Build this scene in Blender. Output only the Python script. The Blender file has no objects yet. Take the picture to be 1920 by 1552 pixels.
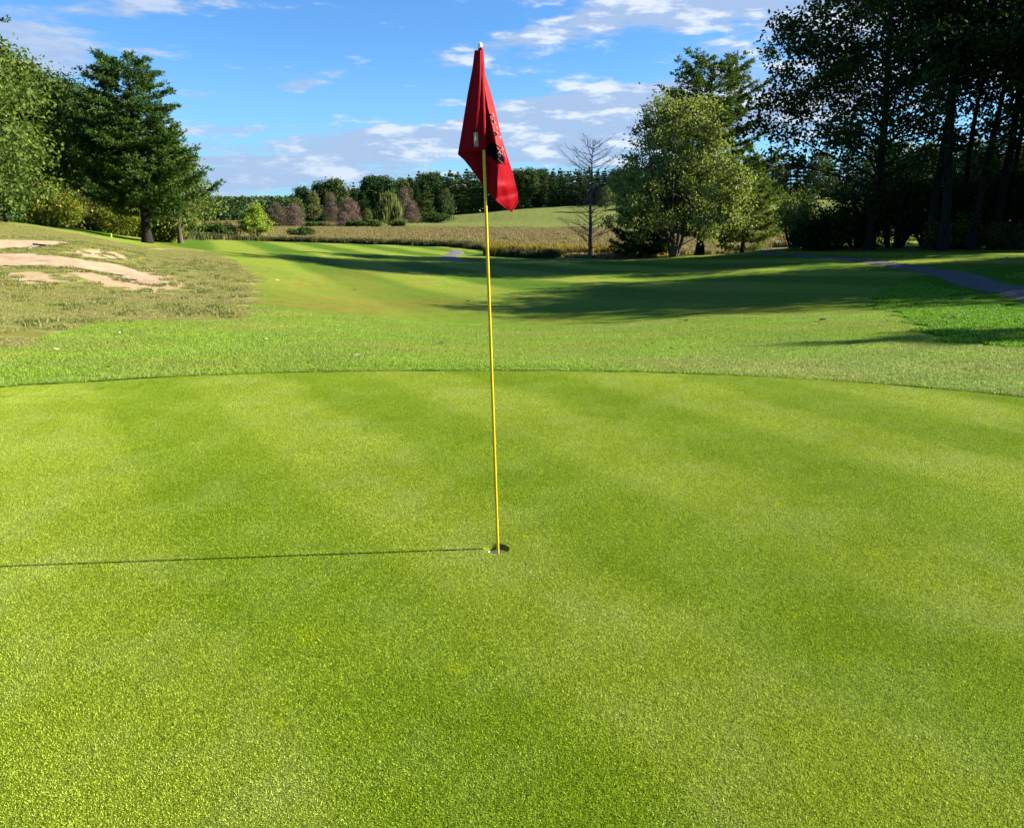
import bpy, math, random
import numpy as np
from mathutils import Vector, Matrix
R = math.radians
scene = bpy.context.scene
C = scene.collection
# ------------------------------------------------------------------ camera
F, CX, CY, HORIZON, EYE = 1450.0, 960.0, 776.0, 398.0, 1.5
PITCH = math.atan((CY - HORIZON) / F)
cp, sp = math.cos(PITCH), math.sin(PITCH)
cam_d = bpy.data.cameras.new('camera'); cam = bpy.data.objects.new('camera', cam_d); C.objects.link(cam)
cam.location = (0, 0, EYE); cam.rotation_euler = (math.pi / 2 - PITCH, 0, 0)
cam_d.sensor_width = 36; cam_d.lens = F / 1920 * 36; cam_d.clip_start = .05; cam_d.clip_end = 8000
scene.camera = cam
# ------------------------------------------------------------------ light
SUN_EL, SUN_AZ = R(25), R(85.0)          # azimuth measured from +Y (view direction) towards +X
sd = bpy.data.lights.new('sun', 'SUN'); sun = bpy.data.objects.new('sun', sd); C.objects.link(sun)
sd.energy = 5.0; sd.angle = R(.3); sd.color = (1, .92, .78)
sdir = Vector((math.sin(SUN_AZ) * math.cos(SUN_EL), math.cos(SUN_AZ) * math.cos(SUN_EL), math.sin(SUN_EL)))
sun.rotation_euler = sdir.to_track_quat('Z', 'Y').to_euler(); sun.location = (60, 20, 60)
scene.view_settings.view_transform = 'Standard'; scene.view_settings.look = 'None'
scene.view_settings.exposure = 2.0; scene.view_settings.gamma = 1
scene.render.engine = 'CYCLES'
SKY_STRENGTH, CLOUD_LEVEL = .05, .74

class NT:
    """small helper for building node trees"""
    def __init__(s, tree): s.t = tree; s.t.nodes.clear()
    def n(s, typ, ins=None, **kw):
        nd = s.t.nodes.new(typ)
        for k, v in kw.items(): setattr(nd, k, v)
        for k, v in (ins or {}).items(): s.set(nd.inputs[k], v)
        return nd
    def set(s, sock, v):
        if hasattr(v, 'is_output') or isinstance(v, bpy.types.NodeSocket): s.t.links.new(v, sock)
        elif isinstance(v, bpy.types.Node): s.t.links.new(v.outputs[0], sock)
        else: sock.default_value = v
    def m(s, op, a, b=0.0, c=None, clamp=False):
        nd = s.t.nodes.new('ShaderNodeMath'); nd.operation = op; nd.use_clamp = clamp
        s.set(nd.inputs[0], a); s.set(nd.inputs[1], b)
        if c is not None: s.set(nd.inputs[2], c)
        return nd.outputs[0]
    def vm(s, op, a, b=(0, 0, 0)):
        nd = s.t.nodes.new('ShaderNodeVectorMath'); nd.operation = op
        s.set(nd.inputs[0], a)
        if op == 'SCALE': s.set(nd.inputs[3], b)
        else: s.set(nd.inputs[1], b)
        return nd.outputs[0]
    def mix(s, f, a, b, blend='MIX'):
        nd = s.t.nodes.new('ShaderNodeMix'); nd.data_type = 'RGBA'; nd.blend_type = blend
        s.set(nd.inputs[0], f)
        for k, v in ((6, a), (7, b)):
            if isinstance(v, tuple) and len(v) == 3: v = v + (1,)
            s.set(nd.inputs[k], v)
        return nd.outputs[2]
    def noise(s, vec, scale, detail=2, rough=.5, col=False, **kw):
        nd = s.t.nodes.new('ShaderNodeTexNoise'); s.set(nd.inputs['Vector'], vec)
        nd.inputs['Scale'].default_value = scale; nd.inputs['Detail'].default_value = detail
        nd.inputs['Roughness'].default_value = rough
        for k, v in kw.items(): nd.inputs[k].default_value = v
        return nd.outputs[1 if col else 0]
    def smooth(s, v, a, b):
        nd = s.t.nodes.new('ShaderNodeMapRange'); nd.interpolation_type = 'SMOOTHSTEP'
        s.set(nd.inputs[0], v); nd.inputs[1].default_value = a; nd.inputs[2].default_value = b
        return nd.outputs[0]
    def lin(s, v, a, b, c, d):
        nd = s.t.nodes.new('ShaderNodeMapRange'); s.set(nd.inputs[0], v)
        for i, x in enumerate((a, b, c, d)): nd.inputs[i + 1].default_value = x
        return nd.outputs[0]

# ------------------------------------------------------------------ sky with clouds
def row_el(row): return math.atan((CY - row) / F) - PITCH
def px_az(px): return math.atan((px - CX) / F * cp)
world = bpy.data.worlds.new('World'); scene.world = world; world.use_nodes = True
w = NT(world.node_tree)
sky = w.n('ShaderNodeTexSky'); sky.sky_type = 'NISHITA'; sky.sun_disc = False
sky.sun_elevation = SUN_EL; sky.sun_rotation = SUN_AZ; sky.air_density = 1.0; sky.dust_density = .3; sky.ozone_density = 3.0
tc = w.n('ShaderNodeTexCoord'); sep = w.n('ShaderNodeSeparateXYZ', {0: tc.outputs['Generated']})
X_, Y_, Z_ = sep.outputs
zc = w.m('ADD', w.m('MAXIMUM', Z_, 0.0), .035)
pl = w.n('ShaderNodeCombineXYZ', {0: w.m('DIVIDE', X_, zc), 1: w.m('DIVIDE', Y_, zc), 2: 0.0})
pl_s = w.vm('MULTIPLY', pl, (.55, .8, 1))
az = w.m('ARCTAN2', X_, Y_); el = w.m('ARCSINE', Z_)
def blob(px, row, rx, ry, amp, tilt=0.0):
    a0, e0 = px_az(px), row_el(row); ra, re = rx / F, ry / F
    da = w.m('SUBTRACT', az, a0); de = w.m('SUBTRACT', w.m('SUBTRACT', el, e0), w.m('MULTIPLY', da, tilt))
    q = w.m('ADD', w.m('POWER', w.m('ABSOLUTE', w.m('DIVIDE', da, ra)), 2.0), w.m('POWER', w.m('ABSOLUTE', w.m('DIVIDE', de, re)), 2.0))
    return w.m('MULTIPLY', w.m('EXPONENT', w.m('MULTIPLY', q, -1.0)), amp)
cover = None
for b in [(560, 290, 330, 34, .42, .12), (860, 250, 300, 38, .40, .22), (1130, 215, 170, 46, .46, .1), (1430, 200, 230, 60, .50, .1),
          (620, 345, 420, 28, .30, 0), (1080, 290, 250, 34, .36, 0), (1300, 15, 330, 46, .40, -.05), (1020, 75, 200, 28, .30, .1), (290, 10, 150, 24, .46, 0),
          (90, 120, 120, 40, .22, 0), (580, 175, 60, 12, .26, .1), (380, 190, 60, 18, .2, 0), (370, 250, 90, 12, .2, 0), (1700, 60, 300, 120, .4, 0), (-300, 200, 400, 200, .35, 0)]:
    o = blob(*b); cover = o if cover is None else w.m('ADD', cover, o)
n1 = w.noise(pl_s, .95, 8, .56); n2 = w.noise(w.vm('ADD', pl_s, (.10, -.16, 0)), .95, 8, .56)
e_v = w.n('ShaderNodeCombineXYZ', {0: w.m('MULTIPLY', az, 9.0), 1: w.m('MULTIPLY', el, 34.0), 2: 0.0})
n3 = w.noise(e_v, 1.15, 9, .62)
nn = w.m('ADD', w.m('MULTIPLY', n1, .45), w.m('MULTIPLY', n3, .55))
dens = w.m('ADD', w.m('ADD', w.m('MULTIPLY', w.m('SUBTRACT', nn, .5), 3.3), .5), w.m('MULTIPLY', cover, 1.14))
cl = w.smooth(dens, .66, 1.02)
n3b = w.noise(w.vm('ADD', e_v, (.30, .28, 0)), 1.15, 9, .62)
lit = w.smooth(w.m('SUBTRACT', n3, n3b), -.02, .15)
lit = w.m('MULTIPLY', lit, w.smooth(az, -.75, .05))
cloud_c = w.mix(lit, (2.9, 3.9, 5.7), (5.8, 6.3, 7.2))
skyc = w.mix(1.0, sky.outputs[0], (.44, .74, 1.06), 'MULTIPLY')
lowhaze = w.smooth(el, .20, 0.0)
skyc = w.mix(w.m('MULTIPLY', lowhaze, .62), skyc, (1.7, 3.7, 5.2))
cc = w.vm('SCALE', cloud_c, CLOUD_LEVEL)
final = w.mix(w.m('MULTIPLY', cl, .92), skyc, cc)
bg = w.n('ShaderNodeBackground', {0: final, 1: SKY_STRENGTH}); wo = w.n('ShaderNodeOutputWorld', {0: bg})

# ------------------------------------------------------------------ projection helpers (pixels of the 1920 px photo)
def at(px, row, Y):
    k = (row - CY) / F
    dz = Y * (k * cp + sp) / (cp - k * sp)          # EYE - z
    depth = Y * cp + dz * sp
    return Vector(((px - CX) / F * depth, Y, EYE - dz))
def zrow(row, Y): return at(960, row, Y).z
def project(X, Y, Z):
    dz = EYE - Z; depth = np.maximum(Y * cp + dz * sp, .01)
    return CX + F * X / depth, CY + F * (dz * cp - Y * sp) / depth

# ------------------------------------------------------------------ terrain height
r_ = lambda row: ('r', row)
COLS = {
 -900: [(6,0),(9,-.02),(15,.2),(25,.9),(50,1.9),(100,2.5),(300,3),(900,12),(2500,30)],
 -100: [(6,0),(9,-.05),(12,-.02),(15,.0),(20,.20),(28,.60),(50,1.35),(100,1.6),(300,0),(900,8),(2500,30)],
 0: [(6,0),(8,-.03),(9,-.05),(12,-.07),(15,-.10),(20,.15),(24,.30),(28,.47),(33,r_(440)),(50,r_(412)),(66,1.2),(100,1.2),(300,0),(900,8),(2500,30)],
 130: [(6,0),(8,-.03),(10,-.08),(13,-.12),(16,-.14),(21,.02),(28,r_(458)),(40,r_(440)),(58,r_(428)),(75,.2),(100,0),(200,-2),(350,-3),(900,8),(2500,30)],
 250: [(6,0),(7,0),(11,-.08),(18,-.19),(30,-.18),(40,r_(468)),(57,r_(456)),(66,r_(449)),(80,-.8),(100,-1.4),(200,-3),(350,-3),(900,8),(2500,30)],
 480: [(6,0),(7.5,0),(9,-.04),(12,-.16),(22,-.41),(38,-.78),(65,r_(466)),(110,r_(453.5)),(128,-3.1),(350,-3.1),(900,8),(2500,30)],
 700: [(6,0),(7.6,0),(9,-.08),(12,-.28),(16,-.55),(24,-1.0),(38,-1.5),(60,r_(485)),(85,r_(471)),(112,r_(458)),(118,-3.2),(300,-3.1),(350,-2.3),(900,9),(2500,34)],
 800: [(6,0),(7.6,0),(9,-.12),(12,-.38),(16,-.66),(24,-1.12),(38,-1.63),(60,r_(489)),(85,r_(474)),(104,r_(463)),(110,-3.2),(240,-3.15),(300,-2.0),(340,-.6),(400,1),(900,9),(2500,34)],
 960: [(6,0),(7.6,0),(9,-.15),(11,-.34),(16,-.73),(24,-1.18),(38,-1.7),(60,r_(491)),(74,r_(483)),(84,r_(475)),(92,-3.2),(236,-3.15),(262,-1.9),(300,.6),(345,3.3),(400,4.6),(900,12),(2500,34)],
 1150: [(6,0),(7.5,0),(9,-.15),(12,-.42),(18,-.75),(26,-1.12),(40,-1.6),(60,r_(490)),(68,r_(486.5)),(74,r_(484.5)),(84,-3.0),(230,-3.1),(262,-1.2),(300,1.4),(340,3.7),(400,5),(900,14),(2500,34)],
 1300: [(6,0),(7.5,0),(10.5,-.22),(14,-.42),(20,-.71),(40,r_(511)),(58,r_(485)),(66,r_(480)),(75,r_(476)),(84,-2.9),(190,-3.1),(240,-1),(300,4),(340,6.5),(400,8),(900,14),(2500,34)],
 1440: [(6,0),(7.2,0),(10,-.16),(13,-.34),(20,-.62),(30,-1.0),(40,r_(500)),(50,r_(484)),(60,r_(468)),(75,-2.4),(90,-3),(170,-3.1),(240,0),(300,5),(400,9),(900,14),(2500,34)],
 1600: [(6,0),(7,0),(9.5,-.11),(13,-.25),(20,-.51),(32,-.86),(44,r_(481)),(50,r_(473)),(58,r_(464)),(66,-.5),(80,-1.2),(100,-2),(200,-1),(300,5),(400,9),(900,14),(2500,34)],
 1920: [(6,0),(8.5,0),(12,-.11),(18,-.29),(28,-.42),(38,r_(476)),(48,r_(468)),(57,r_(464)),(70,-.2),(100,0),(300,5),(900,14),(2500,34)],
 2700: [(6,0),(9,.02),(14,.0),(25,.1),(40,.3),(80,.6),(300,4),(900,14),(2500,34)],
}
LY0, LY1, NL, NTt = math.log(3), math.log(2500), 700, 360
tt = np.linspace(-1.3, 1.3, NTt); ly = np.linspace(LY0, LY1, NL)
ct = []; cz = []
for px, lst in sorted(COLS.items()):
    ys = np.log([max(q[0], 3) for q in lst]); zs = [zrow(q[1][1], q[0]) if isinstance(q[1], tuple) else q[1] for q in lst]
    ct.append((px - CX) / F * cp); cz.append(np.interp(ly, ys, zs))
cz = np.array(cz); ct = np.array(ct)
TAB = np.array([np.interp(tt, ct, cz[:, j]) for j in range(NL)])       # [NL, NT]
def gsm(a, s, ax):
    k = np.arange(-int(3 * s) - 1, int(3 * s) + 2); g = np.exp(-k * k / (2 * s * s)); g /= g.sum()
    pad = [(0, 0), (0, 0)]; pad[ax] = (len(k) // 2,) * 2
    return np.apply_along_axis(lambda v: np.convolve(v, g, 'valid'), ax, np.pad(a, pad, mode='edge'))
TAB = gsm(gsm(TAB, 4.5, 0), 4.0, 1)
def height(X, Y):
    X = np.asarray(X, float); Y = np.asarray(Y, float)
    Ye = np.clip(Y, 6.0, 2499); t = np.clip(X / Ye, -1.299, 1.299)
    u = (t + 1.3) / 2.6 * (NTt - 1); v = (np.log(Ye) - LY0) / (LY1 - LY0) * (NL - 1)
    i = np.clip(u.astype(int), 0, NTt - 2); j = np.clip(v.astype(int), 0, NL - 2); a = u - i; b = v - j
    z = TAB[j, i] * (1 - a) * (1 - b) + TAB[j, i + 1] * a * (1 - b) + TAB[j + 1, i] * (1 - a) * b + TAB[j + 1, i + 1] * a * b
    near = np.clip((np.hypot(X, Y) - 6.2) / 2.0, 0, 1)
    und = (np.sin(X * .55 + Y * .2) * np.sin(Y * .43 - X * .13) * .05 + np.sin(X * 1.7 + 1) * np.sin(Y * 1.3 + X * .4) * .015) * np.clip((Y - 9) / 10, 0, 1)
    und = und + np.clip((Y - 238) / 10, 0, 1) * np.clip((420 - Y) / 40, 0, 1) * (np.sin(X * .05 + Y * .11) * .55 + np.sin(Y * .21 - X * .021 + 1) * .45)
    return z * near * (Y > -1e9) + und
SINK = []
_h0 = height
def height(X, Y):
    z = _h0(X, Y)
    for P in SINK: z = z - .10 * np.clip(sdf(P, np.asarray(X, float), np.asarray(Y, float)) / .7, 0, 1)
    return z
def hz(x, y): return float(height(np.array([x]), np.array([y]))[0])
GY = np.exp(np.linspace(math.log(1.3), math.log(1200), 6000))
def ground_at(px, row):
    """first terrain point seen through a pixel of the photograph"""
    k = (row - CY) / F; dz = GY * (k * cp + sp) / (cp - k * sp); dep = GY * cp + dz * sp
    X = (px - CX) / F * dep; d = (EYE - dz) - height(X, GY)
    h = np.nonzero(d <= 0)[0]; i = int(h[0]) if len(h) else len(GY) - 1
    return float(X[i]), float(GY[i])
def gp(px, row):
    x, y = ground_at(px, row); return Vector((x, y, hz(x, y)))
def stand(px, Y):
    """point on the terrain at distance Y in picture column px"""
    x = (px - CX) / F * (Y * cp + (EYE + 2) * sp); return Vector((x, Y, hz(x, Y)))

# ------------------------------------------------------------------ mesh helpers
class Geo:
    def __init__(s): s.V = []; s.F = []; s.n = 0; s.M = []
    def add(s, V, Fc, mat=0):
        V = np.asarray(V, float).reshape(-1, 3); Fc = np.asarray(Fc, int)
        s.V.append(V); s.F.append(Fc + s.n); s.M.append(np.full(len(Fc), mat)); s.n += len(V); return s
    def tube(s, P, rad, sides=7, mat=0, cap=True):
        P = np.asarray(P, float); n = len(P); rad = np.broadcast_to(np.asarray(rad, float), (n,))
        T = np.gradient(P, axis=0); T /= np.linalg.norm(T, axis=1)[:, None] + 1e-9
        ref = np.array([0, 0, 1.]) if abs(T[0][2]) < .8 else np.array([0, 1., 0])
        A = np.cross(T, ref); A /= np.linalg.norm(A, axis=1)[:, None] + 1e-9; B = np.cross(T, A)
        a = np.linspace(0, 2 * math.pi, sides, endpoint=False)
        V = P[:, None] + rad[:, None, None] * (A[:, None] * np.cos(a)[None, :, None] + B[:, None] * np.sin(a)[None, :, None])
        i, j = np.meshgrid(np.arange(n - 1), np.arange(sides), indexing='ij'); j2 = (j + 1) % sides
        Fq = np.stack([i * sides + j, i * sides + j2, (i + 1) * sides + j2, (i + 1) * sides + j], -1).reshape(-1, 4)
        s.add(V.reshape(-1, 3), Fq, mat)
        if cap:
            for e in (0, n - 1):
                base = V[e]; c = P[e]
                jj = np.arange(sides); Fc = np.stack([jj, (jj + 1) % sides, np.full(sides, sides), np.full(sides, sides)], -1)
                s.add(np.vstack([base, c]), Fc, mat)
        return s
    def box(s, c, d, rot=None, mat=0):
        c = np.array(c, float); d = np.array(d, float) / 2
        V = np.array([[x, y, z] for z in (-1, 1) for y in (-1, 1) for x in (-1, 1)], float) * d
        if rot is not None: V = V @ np.array(rot).T
        s.add(V + c, [[0, 2, 3, 1], [4, 5, 7, 6], [0, 1, 5, 4], [2, 6, 7, 3], [0, 4, 6, 2], [1, 3, 7, 5]], mat); return s
    def mesh(s, name, mats, smooth=False):
        V = np.vstack(s.V); Fa = np.vstack([f if f.shape[1] == 4 else np.hstack([f, f[:, -1:]]) for f in s.F]); M = np.concatenate(s.M)
        tri = Fa[:, 3] == Fa[:, 2]; cnt = np.where(tri, 3, 4)
        mask = np.ones(Fa.shape, bool); mask[tri, 3] = False
        loops = Fa[mask]; starts = np.concatenate([[0], np.cumsum(cnt)[:-1]])
        me = bpy.data.meshes.new(name); me.vertices.add(len(V)); me.vertices.foreach_set('co', V.astype(np.float32).ravel())
        me.loops.add(len(loops)); me.loops.foreach_set('vertex_index', loops.astype(np.int32))
        me.polygons.add(len(Fa)); me.polygons.foreach_set('loop_start', starts.astype(np.int32))
        me.polygons.foreach_set('material_index', M.astype(np.int32))
        me.polygons.foreach_set('use_smooth', np.full(len(Fa), smooth))
        for m in mats: me.materials.append(m)
        me.update(calc_edges=True); me.validate(); return me
def link(name, me, parent=None, loc=None, rot=None):
    o = bpy.data.objects.new(name, me); C.objects.link(o)
    if parent is not None: o.parent = parent
    if loc is not None: o.location = loc
    if rot is not None: o.rotation_euler = rot
    return o
def tag(o, label=None, cat=None, group=None, kind=None):
    for k, v in (('label', label), ('category', cat), ('group', group), ('kind', kind)):
        if v: o[k] = v
    return o
def thing(name, label, cat, loc=(0, 0, 0), rz=0, group=None, scale=1):
    o = bpy.data.objects.new(name, None); C.objects.link(o); o.location = loc; o.rotation_euler = (0, 0, rz)
    o.scale = (scale,) * 3; o.empty_display_size = .3
    return tag(o, label, cat, group)
def leafset(P, D, L, W, rng, fold=0.0):
    """one diamond quad per leaf: base P, direction D, length L, width W"""
    n = len(P); D = D / (np.linalg.norm(D, axis=1)[:, None] + 1e-9)
    rv = rng.normal(size=(n, 3)); Bn = np.cross(D, rv); Bn /= np.linalg.norm(Bn, axis=1)[:, None] + 1e-9
    L = np.broadcast_to(L, (n,))[:, None]; W = np.broadcast_to(W, (n,))[:, None]
    V = np.stack([P, P + D * L * .5 + Bn * W * .5, P + D * L, P + D * L * .5 - Bn * W * .5], 1).reshape(-1, 3)
    Fq = np.arange(4 * n).reshape(n, 4); return V, Fq

# ------------------------------------------------------------------ materials
def new_mat(name):
    m = bpy.data.materials.new(name); m.use_nodes = True; return m, NT(m.node_tree)
def simple(name, col, rough=.6, spec=.3, var=.15, scale=8, metallic=0, bump=0):
    m, t = new_mat(name); tcn = t.n('ShaderNodeTexCoord')
    nz = t.noise(tcn.outputs['Object'], scale, 4)
    c = t.mix(t.lin(nz, .3, .7, 0, 1), tuple(x * (1 - var) for x in col), tuple(min(1, x * (1 + var)) for x in col))
    b = t.n('ShaderNodeBsdfPrincipled', {'Base Color': c, 'Roughness': rough, 'Specular IOR Level': spec, 'Metallic': metallic})
    if bump:
        bp = t.n('ShaderNodeBump', {'Height': nz, 'Strength': bump, 'Distance': .01}); t.set(b.inputs['Normal'], bp.outputs[0])
    t.n('ShaderNodeOutputMaterial', {0: b}); return m
def leaf_mat(name, c1, c2, c3=None, trans=.35, rough=.6, objvar=.0, spec=.08, patch=.35, accent=.93):
    m, t = new_mat(name); g = t.n('ShaderNodeNewGeometry'); ri = g.outputs['Random Per Island']
    c = t.mix(ri, c1, c2)
    if c3: c = t.mix(t.smooth(ri, accent, min(accent + .05, 1)), c, c3)
    pn = t.noise(g.outputs['Position'], patch, 2)
    c = t.mix(t.lin(pn, .35, .65, 0, .55), c, t.mix(.5, c, c2), 'MIX')
    if objvar:
        oi = t.n('ShaderNodeObjectInfo'); hs = t.n('ShaderNodeHueSaturation', {'Hue': t.lin(oi.outputs['Random'], 0, 1, .5 - objvar * .35, .5 + objvar * .25), 'Value': t.lin(oi.outputs['Random'], 0, 1, 1 + objvar * 2, 1 - objvar * 2), 'Color': c}); c = hs.outputs[0]
    b = t.n('ShaderNodeBsdfPrincipled', {'Base Color': c, 'Roughness': rough, 'Specular IOR Level': spec})
    tr = t.n('ShaderNodeBsdfTranslucent', {'Color': t.mix(1.0, c, (1.15, 1.2, .6), 'MULTIPLY')})
    mx = t.n('ShaderNodeMixShader', {0: trans, 1: b, 2: tr}); t.n('ShaderNodeOutputMaterial', {0: mx}); return m
def bark_mat(name, c1, c2, scale=14):
    m, t = new_mat(name); tcn = t.n('ShaderNodeTexCoord'); v = t.vm('MULTIPLY', tcn.outputs['Object'], (1, 1, .25))
    nz = t.noise(v, scale, 5, .65); c = t.mix(t.lin(nz, .35, .65, 0, 1), c1, c2)
    b = t.n('ShaderNodeBsdfPrincipled', {'Base Color': c, 'Roughness': .9, 'Specular IOR Level': .15})
    bp = t.n('ShaderNodeBump', {'Height': nz, 'Strength': .8, 'Distance': .04}); t.set(b.inputs['Normal'], bp.outputs[0])
    t.n('ShaderNodeOutputMaterial', {0: b}); return m

BARK = bark_mat('bark_grey_brown', (.035, .028, .02), (.10, .085, .065))
BARKD = bark_mat('bark_dark', (.008, .0065, .0055), (.024, .020, .016))
BARKW = bark_mat('bark_weathered', (.06, .048, .038), (.14, .12, .10))
PINE = leaf_mat('pine_needles', (.018, .050, .012), (.085, .135, .022), trans=.25, rough=.5, objvar=.1)
PINE2 = leaf_mat('pine_needles_deep', (.011, .034, .013), (.035, .075, .02), trans=.2, objvar=.08)
OAK = leaf_mat('broadleaf_green', (.028, .066, .012), (.105, .155, .03), (.21, .23, .07), objvar=.06)
SHADE = leaf_mat('shaded_leaves', (.012, .026, .006), (.032, .055, .011), trans=.3, objvar=.05)  # leaf colour darkened to carry the shade over the right group
OAKD = leaf_mat('broadleaf_deep', (.018, .045, .010), (.05, .09, .018), trans=.3, objvar=.06)
LIME = leaf_mat('poplar_leaves', (.09, .125, .028), (.22, .26, .075), (.36, .37, .17), trans=.35)
SUNNY = leaf_mat('sunny_leaves', (.12, .19, .02), (.26, .32, .045), trans=.35)
YELL = leaf_mat('yellowing_shrub', (.06, .10, .012), (.15, .17, .025), (.30, .26, .02), trans=.4, accent=.8)
RUST = leaf_mat('turning_shrub', (.04, .065, .015), (.10, .10, .03), (.28, .11, .03), trans=.35, accent=.86)
WILL = leaf_mat('willow_leaves', (.07, .10, .025), (.15, .17, .05), trans=.3)
TWIG = leaf_mat('bare_twigs', (.07, .055, .035), (.15, .12, .08), trans=.0, rough=.9, objvar=.1)
FARM = leaf_mat('far_pine_foliage', (.016, .042, .012), (.055, .095, .024), (.085, .12, .03), trans=.15, objvar=.14, patch=.15)
FARB = leaf_mat('far_broadleaf', (.035, .065, .02), (.085, .115, .035), (.14, .14, .05), trans=.2, objvar=.14, patch=.15)

# ------------------------------------------------------------------ ground colours (real colour patches of the turf)
def spix(*pts): return np.array([ground_at(*p) for p in pts])
def sdf(poly, X, Y):
    """signed distance, positive inside"""
    P = np.asarray(poly, float); d = np.full(X.shape, 1e9); inside = np.zeros(X.shape, bool)
    for a, b in zip(P, np.roll(P, -1, 0)):
        ab = b - a; L = (ab ** 2).sum() + 1e-12; t = np.clip(((X - a[0]) * ab[0] + (Y - a[1]) * ab[1]) / L, 0, 1)
        d = np.minimum(d, np.hypot(X - a[0] - t * ab[0], Y - a[1] - t * ab[1]))
        c = ((a[1] > Y) != (b[1] > Y)); xx = a[0] + (Y - a[1]) / (b[1] - a[1] + 1e-12) * ab[0]
        inside ^= c & (X < xx)
    return np.where(inside, d, -d)
edge_px = [(-260, 768), (0, 725), (120, 717), (250, 710), (480, 701), (700, 696.5), (960, 695), (1150, 697), (1300, 701), (1450, 708), (1600, 717), (1760, 730), (1920, 746), (2150, 775)]
edge_w = np.array([tuple(at(px, row, 1) * 0 + Vector((0, 0, 0)))[:2] for px, row in edge_px])
for i, (px, row) in enumerate(edge_px):
    k = (row - CY) / F; Yg = EYE * (cp - k * sp) / (k * cp + sp); v = at(px, row, Yg); edge_w[i] = (v.x, v.y)
def smooth_curve(P, n=12):
    P = np.asarray(P, float); out = []
    Q = np.vstack([2 * P[0] - P[1], P, 2 * P[-1] - P[-2]])
    for i in range(1, len(Q) - 2):
        for t in np.linspace(0, 1, n, endpoint=False):
            a, b, c, d = Q[i - 1], Q[i], Q[i + 1], Q[i + 2]
            out.append(.5 * ((2 * b) + (-a + c) * t + (2 * a - 5 * b + 4 * c - d) * t * t + (-a + 3 * b - 3 * c + d) * t ** 3))
    out.append(P[-1]); return np.array(out)
edge_c = smooth_curve(edge_w, 6)
GREEN = np.vstack([edge_c, [(9, 2), (9, -7), (-9, -7), (-9, 2)]])
FRINGE = np.vstack([edge_c[::-1], [(-14, 5)], spix((-200, 690), (0, 655), (60, 645), (130, 623), (200, 608), (400, 604), (600, 600), (760, 601), (900, 607), (1100, 622), (1300, 632), (1500, 640), (1640, 645), (1780, 649), (1950, 656), (2200, 665)), [(14, 5)]])
ROUGHL = np.vstack([spix((-600, 760), (-200, 690), (0, 655), (60, 645), (130, 623), (200, 608), (330, 605), (470, 604), (484, 560), (487, 522), (440, 490), (395, 472), (330, 461), (240, 455), (150, 435), (0, 415)), [(-60, 60), (-90, 60), (-90, 5)]])
ROUGHR = np.vstack([spix((1640, 571), (1700, 608), (1750, 640), (1850, 650), (1950, 656), (2200, 665)), [(30, 8), (45, 20), (45, 40)], spix((1900, 500), (1800, 510), (1700, 520), (1660, 545))])
BUNK_U = spix((-140, 449), (-60, 450), (0, 450.5), (60, 452), (110, 454), (146, 455.5), (128, 459), (95, 462.5), (60, 466), (0, 469), (-140, 471))
BUNK_L = spix((-140, 478), (-40, 477), (0, 476), (50, 476), (90, 480), (130, 484), (165, 490), (205, 493), (250, 503), (300, 518), (325, 533), (290, 536), (240, 528), (190, 512), (130, 503), (60, 501), (0, 501), (-140, 502))
SINKS_ = [BUNK_U, BUNK_L]
SANDY = [spix((120, 497), (200, 492), (270, 505), (345, 524), (355, 540), (300, 549), (220, 545), (160, 528), (110, 512)), spix((-40, 512), (60, 508), (120, 516), (150, 530), (60, 534), (-40, 530)), spix((110, 472), (150, 465), (200, 468), (262, 484), (240, 492), (190, 488), (140, 480)), spix((170, 505), (215, 495), (260, 503), (320, 525), (345, 535), (290, 545), (240, 536), (195, 520)),
         spix((280, 465), (330, 466), (328, 469), (280, 468))]
PATHC = [(2120, 606), (2020, 575), (1950, 556), (1880, 541), (1820, 526), (1760, 511), (1700, 500), (1630, 491), (1570, 484), (1500, 478), (1440, 474), (1380, 472), (1330, 472)]

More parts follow.
